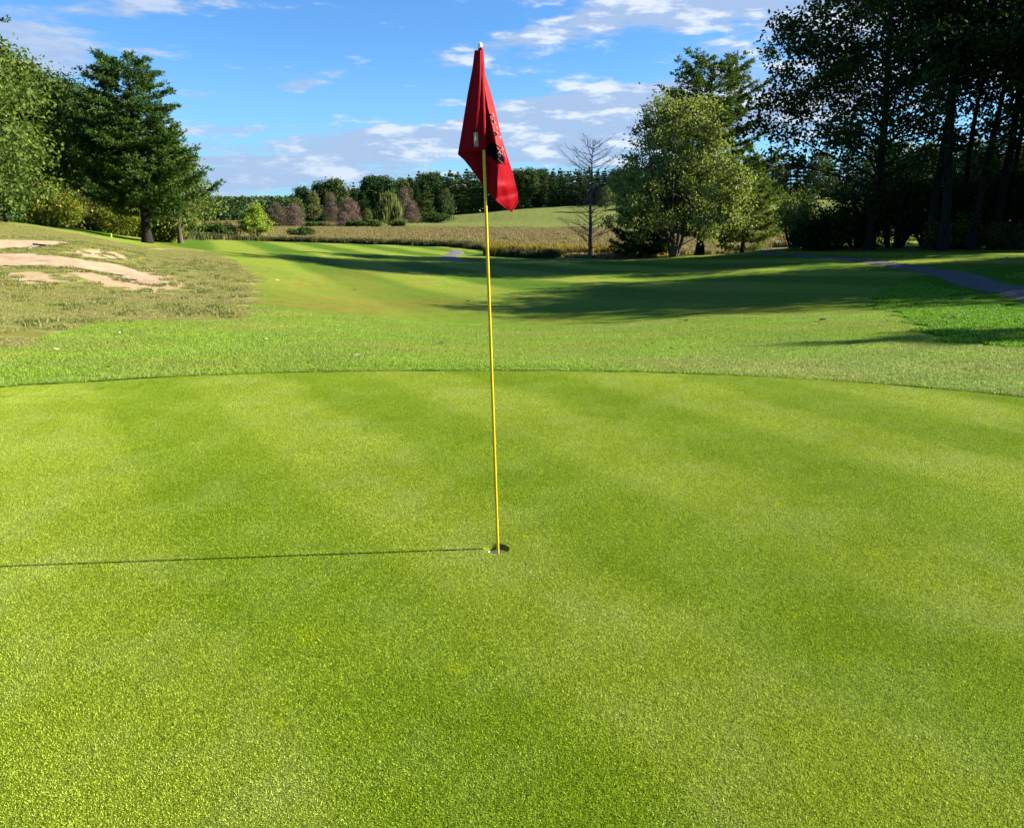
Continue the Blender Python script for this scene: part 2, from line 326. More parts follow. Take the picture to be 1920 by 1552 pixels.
def lerp3(a, b, f): return a * (1 - f[:, None]) + np.array(b)[None] * f[:, None]
BL = [ # px,row,rx,ry,colour,strength : patches of drier, brighter or bluer turf
 (640, 545, 150, 28, (.23, .20, .055), .75), (560, 580, 150, 22, (.22, .19, .055), .8), (800, 575, 140, 13, (.21, .17, .05), .75), (480, 505, 90, 20, (.18, .20, .05), .5), (660, 515, 90, 9, (.20, .18, .05), .5),
 (960, 588, 120, 9, (.19, .18, .05), .6), (1040, 604, 60, 6, (.23, .17, .06), .7), (1100, 590, 160, 16, (.09, .24, .018), .8), (1180, 615, 110, 12, (.09, .24, .015), .8),
 (730, 530, 60, 10, (.11, .24, .025), .6), (620, 540, 40, 14, (.11, .25, .025), .5), (1430, 585, 110, 14, (.22, .19, .04), .75), (1500, 605, 120, 10, (.19, .20, .03), .6), (1560, 578, 60, 9, (.20, .30, .012), .9),
 (1640, 604, 60, 8, (.19, .29, .012), .8), (1600, 625, 110, 10, (.18, .28, .014), .7), (1690, 615, 50, 5, (.16, .14, .06), .6), (1500, 560, 110, 8, (.20, .24, .03), .5), (1180, 560, 110, 9, (.12, .25, .03), .5),
 (1300, 560, 200, 9, (.18, .20, .05), .5), (1410, 498, 60, 4, (.26, .20, .09), .7), (1250, 500, 110, 8, (.15, .25, .03), .5), (1030, 510, 80, 10, (.15, .24, .035), .4), (930, 505, 80, 8, (.20, .19, .05), .5),
 (700, 673, 45, 6, (.23, .20, .07), .6), (230, 640, 200, 14, (.10, .24, .03), .5), (520, 640, 200, 14, (.10, .25, .04), .5), (330, 680, 120, 12, (.12, .25, .05), .4), (900, 640, 200, 16, (.10, .25, .025), .5),
 (1500, 690, 200, 16, (.18, .26, .075), .7), (1750, 690, 170, 26, (.19, .27, .09), .8), (1250, 665, 240, 10, (.15, .25, .04), .5), (1100, 640, 120, 9, (.12, .26, .02), .5),
 (30, 630, 120, 14, (.30, .20, .10), .6), (60, 580, 140, 7, (.36, .28, .14), .6), (430, 520, 60, 6, (.34, .25, .10), .7), (330, 500, 110, 9, (.20, .20, .05), .5), (150, 600, 60, 6, (.10, .2, .02), .5), (110, 540, 70, 10, (.16, .18, .06), .5), (400, 575, 90, 14, (.16, .19, .05), .5)]
def ground_colour(X, Y, Z):
    n = len(X); px, row = project(X, Y, Z); px = np.where(Y > 1, px, -9999)
    col = np.tile(np.array([.175, .275, .028]), (n, 1))                # fairway
    s = lambda v, w: np.clip(v / w + .5, 0, 1)
    # mowing stripes on the far fairway
    ph = np.sin((X * .93 + (Y - 60) * .36) * 2 * math.pi / 7.0); f = np.clip((Y - 14) / 20, 0, 1) * np.clip((135 - Y) / 10, 0, 1) * .42
    col *= (1 + (np.clip(ph * 3, -1, 1) * f)[:, None] * np.array([1, .6, 1]))
    col *= .62; col = lerp3(col, (.12, .21, .012), s(sdf(FRINGE, X, Y), .12))
    rl = s(sdf(ROUGHL, X, Y), .25); col = lerp3(col, (.14, .17, .030), rl)
    rr = s(sdf(ROUGHR, X, Y), .25); col = lerp3(col, (.05, .13, .004), rr)
    hill = np.clip((Y - 225) / 8, 0, 1) * (Y < 900); col = lerp3(col, (.125, .155, .040), hill)
    col = lerp3(col, (.02, .035, .012), np.clip((Y - 400) / 60, 0, 1))
    for bx, br, rx, ry, c, st in BL:
        q = ((px - bx) / rx) ** 2 + ((row - br) / ry) ** 2; col = lerp3(col, tuple(np.array(c) * np.array([.68, .66, .45])), np.exp(-q ** 1.3) * st * .55 * (Y > 3))
    g = s(sdf(GREEN, X, Y), .03); col = lerp3(col, (.10, .15, .008), g)
    sand = np.zeros(n)
    for P in SANDY: sand = np.maximum(sand, np.clip(sdf(P, X, Y) / .8 + .6, 0, 1))
    for P in SINKS_: sand = np.maximum(sand, np.clip(sdf(P, X, Y) / 1.2 + 1.0, 0, 1))
    return col, g, sand, rl, rr

MARSH = np.vstack([[(-60, 150)], np.array([ground_at(px, row) for px, row in [(300, 449), (420, 450), (520, 453), (640, 456.5), (760, 460), (860, 464), (915, 471), (950, 482), (1100, 485.5), (1220, 483.5)]]), [(16, 78), (22, 79), (27, 76)], [ground_at(1440, 465)], [(32, 80), (60, 110), (75, 160), (60, 215), (22, 228), (-6, 232), (-40, 250), (-60, 300), (-160, 330), (-200, 230)]])

HOLE = at(933, 1028, 1); k = (1028 - CY) / F; HY = EYE * (cp - k * sp) / (k * cp + sp); HOLE = at(933, 1028, HY); HX, HYY = HOLE.x, HOLE.y
def build_ground():
    u = np.linspace(-6.6, 6.6, 640); xs = 3 * np.sinh(u * .98)
    v = np.linspace(-2.6, 7.0, 620); ys = 3 * np.sinh(v) + 1.5
    # grid lines around the cup
    for arr, c in ((xs, HX), (ys, HYY)):
        i = np.argmin(abs(arr - c)); arr[i - 2] = c - .11; arr[i - 1] = c - .055; arr[i] = c; arr[i + 1] = c + .055; arr[i + 2] = c + .11
        arr.sort()
    Xg, Yg = np.meshgrid(xs, ys, indexing='xy'); X = Xg.ravel(); Y = Yg.ravel(); Z = height(X, Y)
    nx, ny = len(xs), len(ys); i, j = np.meshgrid(np.arange(nx - 1), np.arange(ny - 1)); i = i.ravel(); j = j.ravel()
    q = np.stack([j * nx + i, j * nx + i + 1, (j + 1) * nx + i + 1, (j + 1) * nx + i], -1)
    cxm = (xs[i] + xs[i + 1]) / 2; cym = (ys[j] + ys[j + 1]) / 2
    keep = ~((abs(cxm - HX) < .108) & (abs(cym - HYY) < .108)); q = q[keep]
    # ring between the square opening and the round cup, with a ragged turf lip
    n = 64; a = np.linspace(0, 2 * math.pi, n, endpoint=False); rg = np.random.default_rng(5)
    sq = .11 / np.maximum(abs(np.cos(a)), abs(np.sin(a)))
    rr = .0555 + rg.uniform(-.0015, .002, n); chip = np.exp(-((a - math.pi * 1.03) / .30) ** 2) * .012; rr = rr + chip
    rings = [sq, (sq + rr) / 2, rr, rr + .001, rr - .001]; zz = [0, 0, .0, -.014, -.034]
    RV = np.concatenate([np.stack([HX + r0 * np.cos(a), HYY + r0 * np.sin(a), np.full(n, z0)], -1) for r0, z0 in zip(rings, zz)])
    jj = np.arange(n); RF = np.concatenate([np.stack([k * n + jj, k * n + (jj + 1) % n, (k + 1) * n + (jj + 1) % n, (k + 1) * n + jj], -1) for k in range(len(rings) - 1)])
    G = Geo(); G.add(np.stack([X, Y, Z], -1), q); G.add(RV, RF[:2 * n]); G.add(RV + np.array([0, 0, -.0004]), RF[2 * n:])
    me = G.mesh('ground', [], True)
    co = np.zeros(len(me.vertices) * 3, np.float32); me.vertices.foreach_get('co', co); co = co.reshape(-1, 3).astype(float)
    col, g, sand, rl, rr_ = ground_colour(co[:, 0], co[:, 1], co[:, 2])
    md = s_marsh = np.clip(sdf(MARSH, co[:, 0], co[:, 1]) / 1.0 + .5, 0, 1) * (co[:, 1] > 40)
    col = lerp3(col, (.24, .18, .09), md)
    dirt = (co[:, 2] < -.0002) & (np.hypot(co[:, 0] - HX, co[:, 1] - HYY) < .09); col[dirt] = (.035, .022, .012)
    rh = np.hypot(co[:, 0] - HX, co[:, 1] - HYY); chipc = (rh < .10) & (rh > .05) & (co[:, 0] < HX - .045) & (abs(co[:, 1] - HYY) < .03) & (co[:, 2] > -.02); col[chipc] = (.20, .16, .08)
    a_ = me.color_attributes.new('turf', 'FLOAT_COLOR', 'POINT'); a_.data.foreach_set('color', np.hstack([col, np.ones((len(col), 1))]).astype(np.float32).ravel())
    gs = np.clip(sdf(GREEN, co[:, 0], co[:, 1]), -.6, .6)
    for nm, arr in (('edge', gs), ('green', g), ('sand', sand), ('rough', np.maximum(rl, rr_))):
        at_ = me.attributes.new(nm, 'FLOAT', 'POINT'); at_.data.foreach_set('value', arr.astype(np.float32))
    return me

def putting_tint(t, pos, c):
    """slow colour drift of the putting surface: darker, bluer and yellow patches, dew spots"""
    n1 = t.noise(pos, .9, 4, .6); n2 = t.noise(t.vm('MULTIPLY', pos, (1, .8, 1)), 2.6, 3, .6); n3 = t.noise(t.vm('ADD', pos, (7, 3, 0)), 5.5, 2, .5)
    c = t.mix(t.lin(n1, .36, .64, .0, .60), c, (.17, .265, .005)); 
    c = t.mix(t.m('MULTIPLY', t.smooth(n2, .42, .72), .40), c, (.33, .41, .09))
    c = t.mix(t.m('MULTIPLY', t.smooth(n3, .66, .74), .50), c, (.36, .43, .010))
    # broad mown bands running away to the left
    sx = t.n('ShaderNodeSeparateXYZ', {0: pos}); u = t.m('ADD', t.m('MULTIPLY', sx.outputs[0], .80), t.m('MULTIPLY', sx.outputs[1], .52))
    wv = t.m('SINE', t.m('ADD', t.m('MULTIPLY', u, 4.3), t.m('MULTIPLY', n1, 2.0)))
    c = t.mix(t.smooth(wv, -.5, .5), t.mix(1.0, c, (.90, .96, .78), 'MULTIPLY'), t.mix(1.0, c, (1.12, 1.08, 1.35), 'MULTIPLY')); return c
def ground_material():
    m, t = new_mat('ground_turf'); g = t.n('ShaderNodeNewGeometry'); pos = g.outputs['Position']
    base = t.n('ShaderNodeAttribute', attribute_name='turf').outputs['Color']
    gr = t.n('ShaderNodeAttribute', attribute_name='green').outputs['Fac']
    sa = t.n('ShaderNodeAttribute', attribute_name='sand').outputs['Fac']
    ro = t.n('ShaderNodeAttribute', attribute_name='rough').outputs['Fac']
    c = t.mix(gr, base, t.vm('SCALE', putting_tint(t, pos, (.21, .30, .012)), .50))
    big = t.noise(pos, .55, 6, .68); mid = t.noise(pos, 2.3, 5, .65); fine = t.noise(pos, 38, 3, .7); vf = t.noise(pos, 210, 2, .6)
    ng = t.m('SUBTRACT', 1.0, gr)
    c = t.mix(t.m('MULTIPLY', t.smooth(big, .46, .64), t.m('MULTIPLY', ng, .55)), c, t.mix(1.0, c, (1.45, .86, 1.5), 'MULTIPLY'))
    c = t.mix(t.m('MULTIPLY', t.smooth(mid, .42, .66), t.m('MULTIPLY', ng, .55)), c, t.mix(1.0, c, (.62, .76, .5), 'MULTIPLY'))
    strk = t.noise(t.vm('MULTIPLY', pos, (.5, 1.5, 1)), 1.7, 6, .75)
    c = t.mix(t.m('MULTIPLY', t.smooth(strk, .50, .68), t.m('MULTIPLY', ng, .38)), c, t.mix(1.0, c, (1.35, 1.2, 1.5), 'MULTIPLY'))
    straw = t.m('MULTIPLY', t.smooth(t.noise(t.vm('MULTIPLY', pos, (1, 2.2, 1)), 1.1, 6, .7), .50, .66), t.m('MULTIPLY', ro, t.smooth(g.outputs['Position'], 0, 1) if False else 1.0))
    xs_ = t.n('ShaderNodeSeparateXYZ', {0: pos}).outputs[0]; left = t.smooth(xs_, -1.0, -5.0)
    c = t.mix(t.m('MULTIPLY', t.m('MULTIPLY', straw, left), .60), c, (.36, .27, .14))
    v = t.m('ADD', t.m('MULTIPLY', fine, .9), t.m('MULTIPLY', vf, .9))
    c = t.mix(1.0, c, t.n('ShaderNodeCombineColor', {0: t.lin(v, .6, 1.2, .55, 1.35), 1: t.lin(v, .6, 1.2, .6, 1.3), 2: t.lin(v, .6, 1.2, .5, 1.3)}).outputs[0], 'MULTIPLY')
    sn = t.smooth(t.m('ADD', t.m('MULTIPLY', sa, .42), t.m('MULTIPLY', t.noise(t.vm('MULTIPLY', pos, (1, 1.6, 1)), 3.2, 6, .72), .9)), .72, .86)
    sn = t.m('MULTIPLY', sn, t.smooth(sa, .02, .3))
    c = t.mix(sn, c, t.mix(t.m('ADD', fine, 0.0), (.27, .19, .11), (.42, .31, .19)))
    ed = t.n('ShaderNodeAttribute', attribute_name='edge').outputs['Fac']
    edge_shade = t.smooth(t.m('ABSOLUTE', t.m('ADD', ed, .03)), .048, .018)
    c = t.mix(t.m('MULTIPLY', edge_shade, t.lin(mid, .35, .65, .15, .95)), c, (.006, .012, .002))  # shade of the taller fringe grass, painted as a dark line
    b = t.n('ShaderNodeBsdfPrincipled', {'Base Color': c, 'Roughness': .9, 'Specular IOR Level': .03})
    hgt = t.m('ADD', t.m('MULTIPLY', fine, .6), t.m('ADD', t.m('MULTIPLY', vf, .25), t.m('MULTIPLY', mid, 2.0)))
    bp = t.n('ShaderNodeBump', {'Height': hgt, 'Strength': .7, 'Distance': .03}); t.set(b.inputs['Normal'], bp.outputs[0])
    t.n('ShaderNodeOutputMaterial', {0: b}); return m
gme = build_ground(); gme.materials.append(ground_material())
ground = tag(link('ground', gme), kind='structure')

# ------------------------------------------------------------------ sheets: bunkers and path
SANDM, t = new_mat('bunker_sand'); g = t.n('ShaderNodeNewGeometry'); p = g.outputs['Position']
nz = t.noise(t.vm('MULTIPLY', p, (1, 1, 1)), 2.2, 7, .7); nf = t.noise(p, 30, 3, .6)
c = t.mix(t.lin(nz, .35, .65, 0, 1), (.28, .20, .12), (.42, .31, .20)); c = t.mix(t.m('MULTIPLY', t.smooth(nf, .62, .7), .35), c, (.12, .08, .045))
b = t.n('ShaderNodeBsdfPrincipled', {'Base Color': c, 'Roughness': .95, 'Specular IOR Level': .1})
bp = t.n('ShaderNodeBump', {'Height': t.m('ADD', t.m('MULTIPLY', nz, 3.0), nf), 'Strength': .6, 'Distance': .05}); t.set(b.inputs['Normal'], bp.outputs[0]); t.n('ShaderNodeOutputMaterial', {0: b})
def sheet(poly, mat, name, lift=.02, res=.12, jag=.08, seed=1, dish=0.0):
    """fine grid clipped to a polygon and laid over the terrain"""
    P = np.asarray(poly); x0, y0 = P.min(0) - .2; x1, y1 = P.max(0) + .2
    xs = np.arange(x0, x1, res * 1.5); ys = np.arange(y0, y1, res); Xg, Yg = np.meshgrid(xs, ys); X = Xg.ravel(); Y = Yg.ravel()
    rg = np.random.default_rng(seed); nx = len(xs)
    d = sdf(P, X, Y) + np.sin(X * 2.1 + Y) * .10 + np.sin(X * 5.3 - Y * 3) * jag + rg.uniform(-jag, jag, len(X)) * .5
    i, j = np.meshgrid(np.arange(nx - 1), np.arange(len(ys) - 1)); i = i.ravel(); j = j.ravel()
    q = np.stack([j * nx + i, j * nx + i + 1, (j + 1) * nx + i + 1, (j + 1) * nx + i], -1)
    q = q[(d[q] > 0).all(1)]; use, inv = np.unique(q, return_inverse=True)
    X, Y, d = X[use], Y[use], d[use]; Z = height(X, Y) + .012 + np.minimum(lift, np.maximum(d, 0) * .06) + rg.uniform(0, .010, len(X)) + (np.sin(X * 3 + Y * 5) + np.sin(X * 7.3 - Y * 4.1)) * .008 * np.clip(d, 0, 1)
    G = Geo(); G.add(np.stack([X, Y, Z], -1), inv.reshape(q.shape)); return G.mesh(name, [mat], True)
tag(link('bunker_sand', sheet(BUNK_U, SANDM, 'bunker_sand', .05, .16)), kind='structure')
tag(link('bunker_sand', sheet(BUNK_L, SANDM, 'bunker_sand', .05, .10, .10)), kind='structure')
ASPH = simple('path_asphalt', (.075, .068, .060), .9, .2, .3, 6, bump=.5)
def ribbon(cw, width, mat, name, lift=.03):
    cw = smooth_curve(cw, 14); T = np.gradient(cw, axis=0); T /= np.linalg.norm(T, axis=1)[:, None]; N = np.stack([-T[:, 1], T[:, 0]], -1)
    V = []; m_ = 7; rg = np.random.default_rng(3)
    for s_ in np.linspace(-1, 1, m_):
        wob = (1 + .07 * np.sin(np.arange(len(cw)) * .9 + s_)) * np.ones(len(cw))
        Q = cw + N * (s_ * width / 2 * wob)[:, None]; V.append(np.stack([Q[:, 0], Q[:, 1], height(Q[:, 0], Q[:, 1]) + lift - (abs(s_) > .99) * lift * .9], -1))
    V = np.array(V); n = len(cw); i, j = np.meshgrid(np.arange(m_ - 1), np.arange(n - 1), indexing='ij')
    Fq = np.stack([i * n + j, i * n + j + 1, (i + 1) * n + j + 1, (i + 1) * n + j], -1).reshape(-1, 4)
    G = Geo(); G.add(V.reshape(-1, 3), Fq); return G.mesh(name, [mat], True)
tag(link('cart_path', ribbon(spix(*PATHC), 1.15, ASPH, 'cart_path', .04)), kind='structure')
GRAV = simple('path_gravel', (.11, .10, .09), .95, .2, .2, 3)
tag(link('footpath', ribbon(spix((872, 491), (858, 487.5), (846, 484.5), (843, 481), (852, 477), (857, 473), (850, 469)), 1.5, GRAV, 'footpath', .05)), kind='structure')

# ------------------------------------------------------------------ turf blades (instanced tiles)
def blade_mat(name, c1, c2, green=False, c3=None, acc=.9, trans=.3, mint=False):
    m, t = new_mat(name); g = t.n('ShaderNodeNewGeometry'); ri = g.outputs['Random Per Island']; pos = g.outputs['Position']
    if green: c = putting_tint(t, pos, t.mix(ri, c1, c2))
    else:
        c = t.mix(ri, c1, c2); big = t.noise(t.vm('MULTIPLY', pos, (.7, 1.3, 1)), .55, 6, .68)
        c = t.mix(t.m('MULTIPLY', t.smooth(big, .45, .62), .5), c, t.mix(1.0, c, (1.5, .98, 1.9), 'MULTIPLY'))
    if mint:
        xs_ = t.n('ShaderNodeSeparateXYZ', {0: pos}); mk = t.m('MULTIPLY', t.smooth(xs_.outputs[0], -.5, 3.5), t.smooth(xs_.outputs[1], 11.0, 7.5)); mn = t.smooth(t.noise(t.vm('MULTIPLY', pos, (.6, 1.6, 1)), .7, 4, .6), .45, .62)
        c = t.mix(t.m('MAXIMUM', t.m('MULTIPLY', mk, .8), t.m('MULTIPLY', mn, .22)), c, t.mix(1.0, c, (1.35, 1.12, 2.8), 'MULTIPLY'))
    var = t.lin(t.m('POWER', ri, 1.5), 0, 1, .42, 1.75); c = t.vm('SCALE', c, var)
    if c3: c = t.mix(t.m('MULTIPLY', t.smooth(t.m('ADD', ri, t.m('MULTIPLY', t.noise(t.vm('MULTIPLY', pos, (.6, 1.3, 1)), 1.1, 5, .7), .9)), acc, acc + .12), 1.0), c, c3)
    b = t.n('ShaderNodeBsdfPrincipled', {'Base Color': c, 'Roughness': .5, 'Specular IOR Level': .12})
    tr = t.n('ShaderNodeBsdfTranslucent', {'Color': c}); mx = t.n('ShaderNodeMixShader', {0: trans, 1: b, 2: tr}); t.n('ShaderNodeOutputMaterial', {0: mx}); return m
def tile(name, size, n, hgt, wid, lean, mat, seed):
    rg = np.random.default_rng(seed); P = np.stack([rg.uniform(-size / 2, size / 2, n), rg.uniform(-size / 2, size / 2, n), np.zeros(n)], -1)
    a = rg.uniform(0, 2 * math.pi, n); h = hgt * rg.uniform(.5, 1.25, n); ln = lean * rg.uniform(.2, 1.4, n); b = rg.uniform(0, 2 * math.pi, n)
    Wd = wid * rg.uniform(.6, 1.4, n); side = np.stack([np.cos(b), np.sin(b), 0 * b], -1) * (Wd / 2)[:, None]
    tip = P + np.stack([np.cos(a) * ln * h, np.sin(a) * ln * h, h], -1)
    if hgt > .03:
        mid = P + np.stack([np.cos(a) * ln * h * .3, np.sin(a) * ln * h * .3, h * .62], -1)
        V = np.stack([P - side, P + side, mid + side * .75, tip, mid - side * .75], 1).reshape(-1, 3); o = np.arange(n) * 5
        Fq = np.concatenate([np.stack([o, o + 1, o + 2, o + 4], -1), np.stack([o + 4, o + 2, o + 3, o + 3], -1)])
    else:
        V = np.stack([P - side, P + side, tip], 1).reshape(-1, 3); o = np.arange(n) * 3; Fq = np.stack([o, o + 1, o + 2, o + 2], -1)
    G = Geo(); G.add(V, Fq); return bpy.data.objects.new(name, G.mesh(name, [mat]))
def scatter(name, pts, tiles, label=None, rotfull=True, scl=(1, 1), seed=0, ztilt=True):
    rg = np.random.default_rng(seed); P = np.asarray(pts, float); n = len(P)
    me = bpy.data.meshes.new(name); me.vertices.add(n); me.vertices.foreach_set('co', P.astype(np.float32).ravel())
    rot = np.zeros((n, 3)); rot[:, 2] = rg.uniform(0, 2 * math.pi, n) if rotfull else rg.integers(0, 4, n) * math.pi / 2
    if ztilt:
        e = .15; dx = (height(P[:, 0] + e, P[:, 1]) - height(P[:, 0] - e, P[:, 1])) / (2 * e); dy = (height(P[:, 0], P[:, 1] + e) - height(P[:, 0], P[:, 1] - e)) / (2 * e)
        Z = np.stack([-dx, -dy, np.ones(n)], -1)
        for i in range(n):
            q = Matrix.Rotation(rot[i, 2], 3, 'Z'); zq = Vector(Z[i]).normalized(); al = Vector((0, 0, 1)).rotation_difference(zq).to_matrix()
            rot[i] = (al @ q).to_euler()
    a = me.attributes.new('rot', 'FLOAT_VECTOR', 'POINT'); a.data.foreach_set('vector', rot.astype(np.float32).ravel())
    a = me.attributes.new('scl', 'FLOAT', 'POINT'); a.data.foreach_set('value', rg.uniform(*scl, n).astype(np.float32))
    a = me.attributes.new('pick', 'INT', 'POINT'); a.data.foreach_set('value', rg.integers(0, len(tiles), n).astype(np.int32))
    o = link(name, me); ng = bpy.data.node_groups.new(name, 'GeometryNodeTree')
    ng.interface.new_socket('Geometry', in_out='INPUT', socket_type='NodeSocketGeometry'); ng.interface.new_socket('Geometry', in_out='OUTPUT', socket_type='NodeSocketGeometry')
    N, L = ng.nodes, ng.links; gi = N.new('NodeGroupInput'); go = N.new('NodeGroupOutput'); ip = N.new('GeometryNodeInstanceOnPoints')
    L.new(gi.outputs[0], ip.inputs['Points']); jn = N.new('GeometryNodeJoinGeometry')
    for tl in reversed(tiles):
        oi = N.new('GeometryNodeObjectInfo'); oi.inputs['Object'].default_value = tl; oi.inputs['As Instance'].default_value = True; L.new(oi.outputs['Geometry'], jn.inputs[0])
    L.new(jn.outputs[0], ip.inputs['Instance']); ip.inputs['Pick Instance'].default_value = True
    def attr(nm, ty, sock, out):
        na = N.new('GeometryNodeInputNamedAttribute'); na.data_type = ty; na.inputs[0].default_value = nm; L.new(na.outputs[0], ip.inputs[sock])
    attr('rot', 'FLOAT_VECTOR', 'Rotation', 0); attr('scl', 'FLOAT', 'Scale', 0); attr('pick', 'INT', 'Instance Index', 0)
    L.new(ip.outputs[0], go.inputs[0]); md = o.modifiers.new('scatter', 'NODES'); md.node_group = ng
    return tag(o, label, None, None, 'stuff')
def gridpts(x0, x1, y0, y1, s, jit=0, seed=0, keep=None):
    rg = np.random.default_rng(seed); X, Y = np.meshgrid(np.arange(x0, x1, s), np.arange(y0, y1, s)); X = X.ravel(); Y = Y.ravel()
    X = X + rg.uniform(-jit, jit, len(X)); Y = Y + rg.uniform(-jit, jit, len(Y))
    k = keep(X, Y) if keep else np.ones(len(X), bool); return X[k], Y[k]
seen = lambda X, Y, m=.75, pad=.8: (abs(X) < m * np.maximum(Y, 0) + pad)
GB = blade_mat('putting_turf_blade', (.225, .315, .014), (.37, .455, .050), green=True)
def cells(x0, x1, y0, y1, size, val, levels, hole=None):
    """cells of a grid where val > 0 everywhere; cells crossed by the border are split (levels) times"""
    out = []; X, Y = np.meshgrid(np.arange(x0, x1, size) + size / 2, np.arange(y0, y1, size) + size / 2); X = X.ravel(); Y = Y.ravel(); s_ = size
    for lv in range(levels + 1):
        d = val(X, Y); full = d > s_ * .72; part = (abs(d) <= s_ * .72) if lv < levels else np.zeros(len(X), bool)
        if lv == levels: full = d > s_ * .2
        out.append((X[full], Y[full], s_)); X, Y = X[part], Y[part]; s_ /= 4
        X = (X[:, None] + (np.arange(4) * s_ - 1.5 * s_)[None]).repeat(4, 1).ravel(); Y = np.tile(Y[:, None], (1, 4 * 4)).reshape(-1, 4, 4) + (np.arange(4) * s_ - 1.5 * s_)[None, None, :]; Y = Y.ravel()
    return out
S1 = .30
gval = lambda X, Y: np.minimum(np.minimum(sdf(GREEN, X, Y), np.hypot(X - HX, Y - HYY) - .0635), np.hypot(X - HX + .064, (Y - HYY) * .8) - .010)
for lv, (X, Y, s_) in enumerate(cells(-9, 9, -3.6, 9, S1, gval, 2)):
    nb = int(150000 * s_ * s_)
    gt = [tile('turf_tile', s_, nb, .0044, .0016, .8, GB, 10 + i + lv * 10) for i in range(5)]
    scatter('putting_green_turf', np.stack([X, Y, height(X, Y)], -1), gt, ['closely mown bright green putting turf around the cup', 'putting turf near the border of the green and the cup', 'putting turf right at the border of the green and the rim of the cup'][lv], False, (1, 1), 2, False)
FB = blade_mat('fringe_blade', (.165, .275, .012), (.27, .405, .045), c3=(.26, .31, .13), acc=1.28, mint=True)
FG = Vector((0, 0, 0)); S3 = .22
ft = [tile('fringe_tile', S3, 900, .019, .0045, .8, FB, 50 + i) for i in range(4)]
X, Y = gridpts(-15, 15, 2.5, 17.5, S3, .01, 3, keep=lambda X, Y: seen(X, Y, .85, 3) & (sdf(GREEN, X, Y) < -.20) & (sdf(ROUGHL, X, Y) < .1) & (sdf(ROUGHR, X, Y) < .1) & (Y < 15))
scatter('fringe_grass', np.stack([X, Y, height(X, Y)], -1), ft, 'slightly longer grass of the fringe beyond the green', True, (.95, 1.1), 5, True)
X, Y = gridpts(-10, 10, 1, 9, .05, .006, 3, keep=lambda X, Y: (abs(X) < 9.4) & (sdf(GREEN, X, Y) < -.065) & (sdf(GREEN, X, Y) > -.22))
fe = [tile('fringe_piece', .05, 46, .019, .0045, .6, FB, 60 + i) for i in range(4)]
scatter('fringe_edge_grass', np.stack([X, Y, height(X, Y)], -1), fe, 'raised strip of longer grass bordering the green', True, (.9, 1.15), 6, False)
# rough on the mound
RB = blade_mat('rough_blade', (.11, .185, .015), (.24, .32, .042), c3=(.46, .36, .18), acc=1.05)
rt = [tile('rough_tile', .5, 1900, .026, .0075, 1.1, RB, 70 + i) for i in range(4)]
rn = np.random.default_rng(8)
def keepL(X, Y):
    s_ = np.zeros(len(X))
    for P in SANDY: s_ = np.maximum(s_, np.clip(sdf(P, X, Y) / .8 + .6, 0, 1))
    patchy = np.sin(X * 1.3 + 2 * np.sin(Y * .7)) * np.sin(Y * 1.1 + X * .5)
    return seen(X, Y, .74, .5) & (sdf(ROUGHL, X, Y) > rn.uniform(-.1, .8, len(X)) ** 2) & ((sdf(BUNK_U, X, Y) < .05) & (sdf(BUNK_L, X, Y) < rn.uniform(-.5, .4, len(X))) | (rn.uniform(0, 1, len(X)) < .05)) & (rn.uniform(0, 1, len(X)) > s_ * .96) & (patchy > -.80)
X, Y = gridpts(-32, 0, 7, 46, .42, .12, 9, keep=keepL)
scatter('mound_rough', np.stack([X, Y, height(X, Y)], -1), rt, 'patchy dry rough grass on the mound round the bunkers', True, (.55, 1.1), 7, True)
TB = blade_mat('tuft_blade', (.07, .13, .012), (.16, .24, .03), c3=(.40, .32, .15), acc=1.12)
tt_ = [tile('tuft_tile', .30, 170, .060, .008, .9, TB, 170 + i) for i in range(4)]
def keepT(X, Y): 
    n_ = np.sin(X * .9 + 1.5 * np.sin(Y * 1.1)) + np.sin(Y * 2.3 + X * .7); inb = (sdf(BUNK_U, X, Y) > .1) | (sdf(BUNK_L, X, Y) > .15)
    return seen(X, Y, .74, .5) & (sdf(ROUGHL, X, Y) > .3) & (rn.uniform(0, 1, len(X)) < np.where(inb, .035, .10 + .28 * (n_ > .2)))
X, Y = gridpts(-26, -3, 8, 34, .30, .14, 19, keep=keepT)
for P_ in (BUNK_U, BUNK_L):
    Q_ = np.concatenate([P_[i_] + (P_[(i_ + 1) % len(P_)] - P_[i_]) * np.linspace(0, 1, max(2, int(np.hypot(*(P_[(i_ + 1) % len(P_)] - P_[i_])) / .2)))[:, None] for i_ in range(len(P_))])
    Q_ = Q_[seen(Q_[:, 0], Q_[:, 1], .74, .5)]; Q_ = Q_[rn.uniform(0, 1, len(Q_)) < .75] + rn.uniform(-.12, .12, (1, 2)); X = np.append(X, Q_[:, 0]); Y = np.append(Y, Q_[:, 1])
scatter('grass_tufts', np.stack([X, Y, height(X, Y)], -1), tt_, 'longer grass tufts scattered over the mound and along the bunker edges', True, (.5, 1.25), 17, True)
RG = blade_mat('lush_rough_blade', (.08, .22, .006), (.17, .36, .015), c3=(.2, .3, .05), acc=1.3)
rgt = [tile('lush_tile', .5, 1200, .05, .010, .9, RG, 80 + i) for i in range(3)]
X, Y = gridpts(3, 20, 7, 24, .42, .1, 9, keep=lambda X, Y: seen(X, Y, .78, .5) & (sdf(ROUGHR, X, Y) > .1))
pd = np.full(len(X), 1e9)
for q in smooth_curve(spix(*PATHC), 6): pd = np.minimum(pd, np.hypot(X - q[0], Y - q[1]))
X, Y = X[pd > 1.3], Y[pd > 1.3]
scatter('lush_rough', np.stack([X, Y, height(X, Y)], -1), rgt, 'lush bright green rough beside the cart path', True, (.7, 1.1), 8, True)
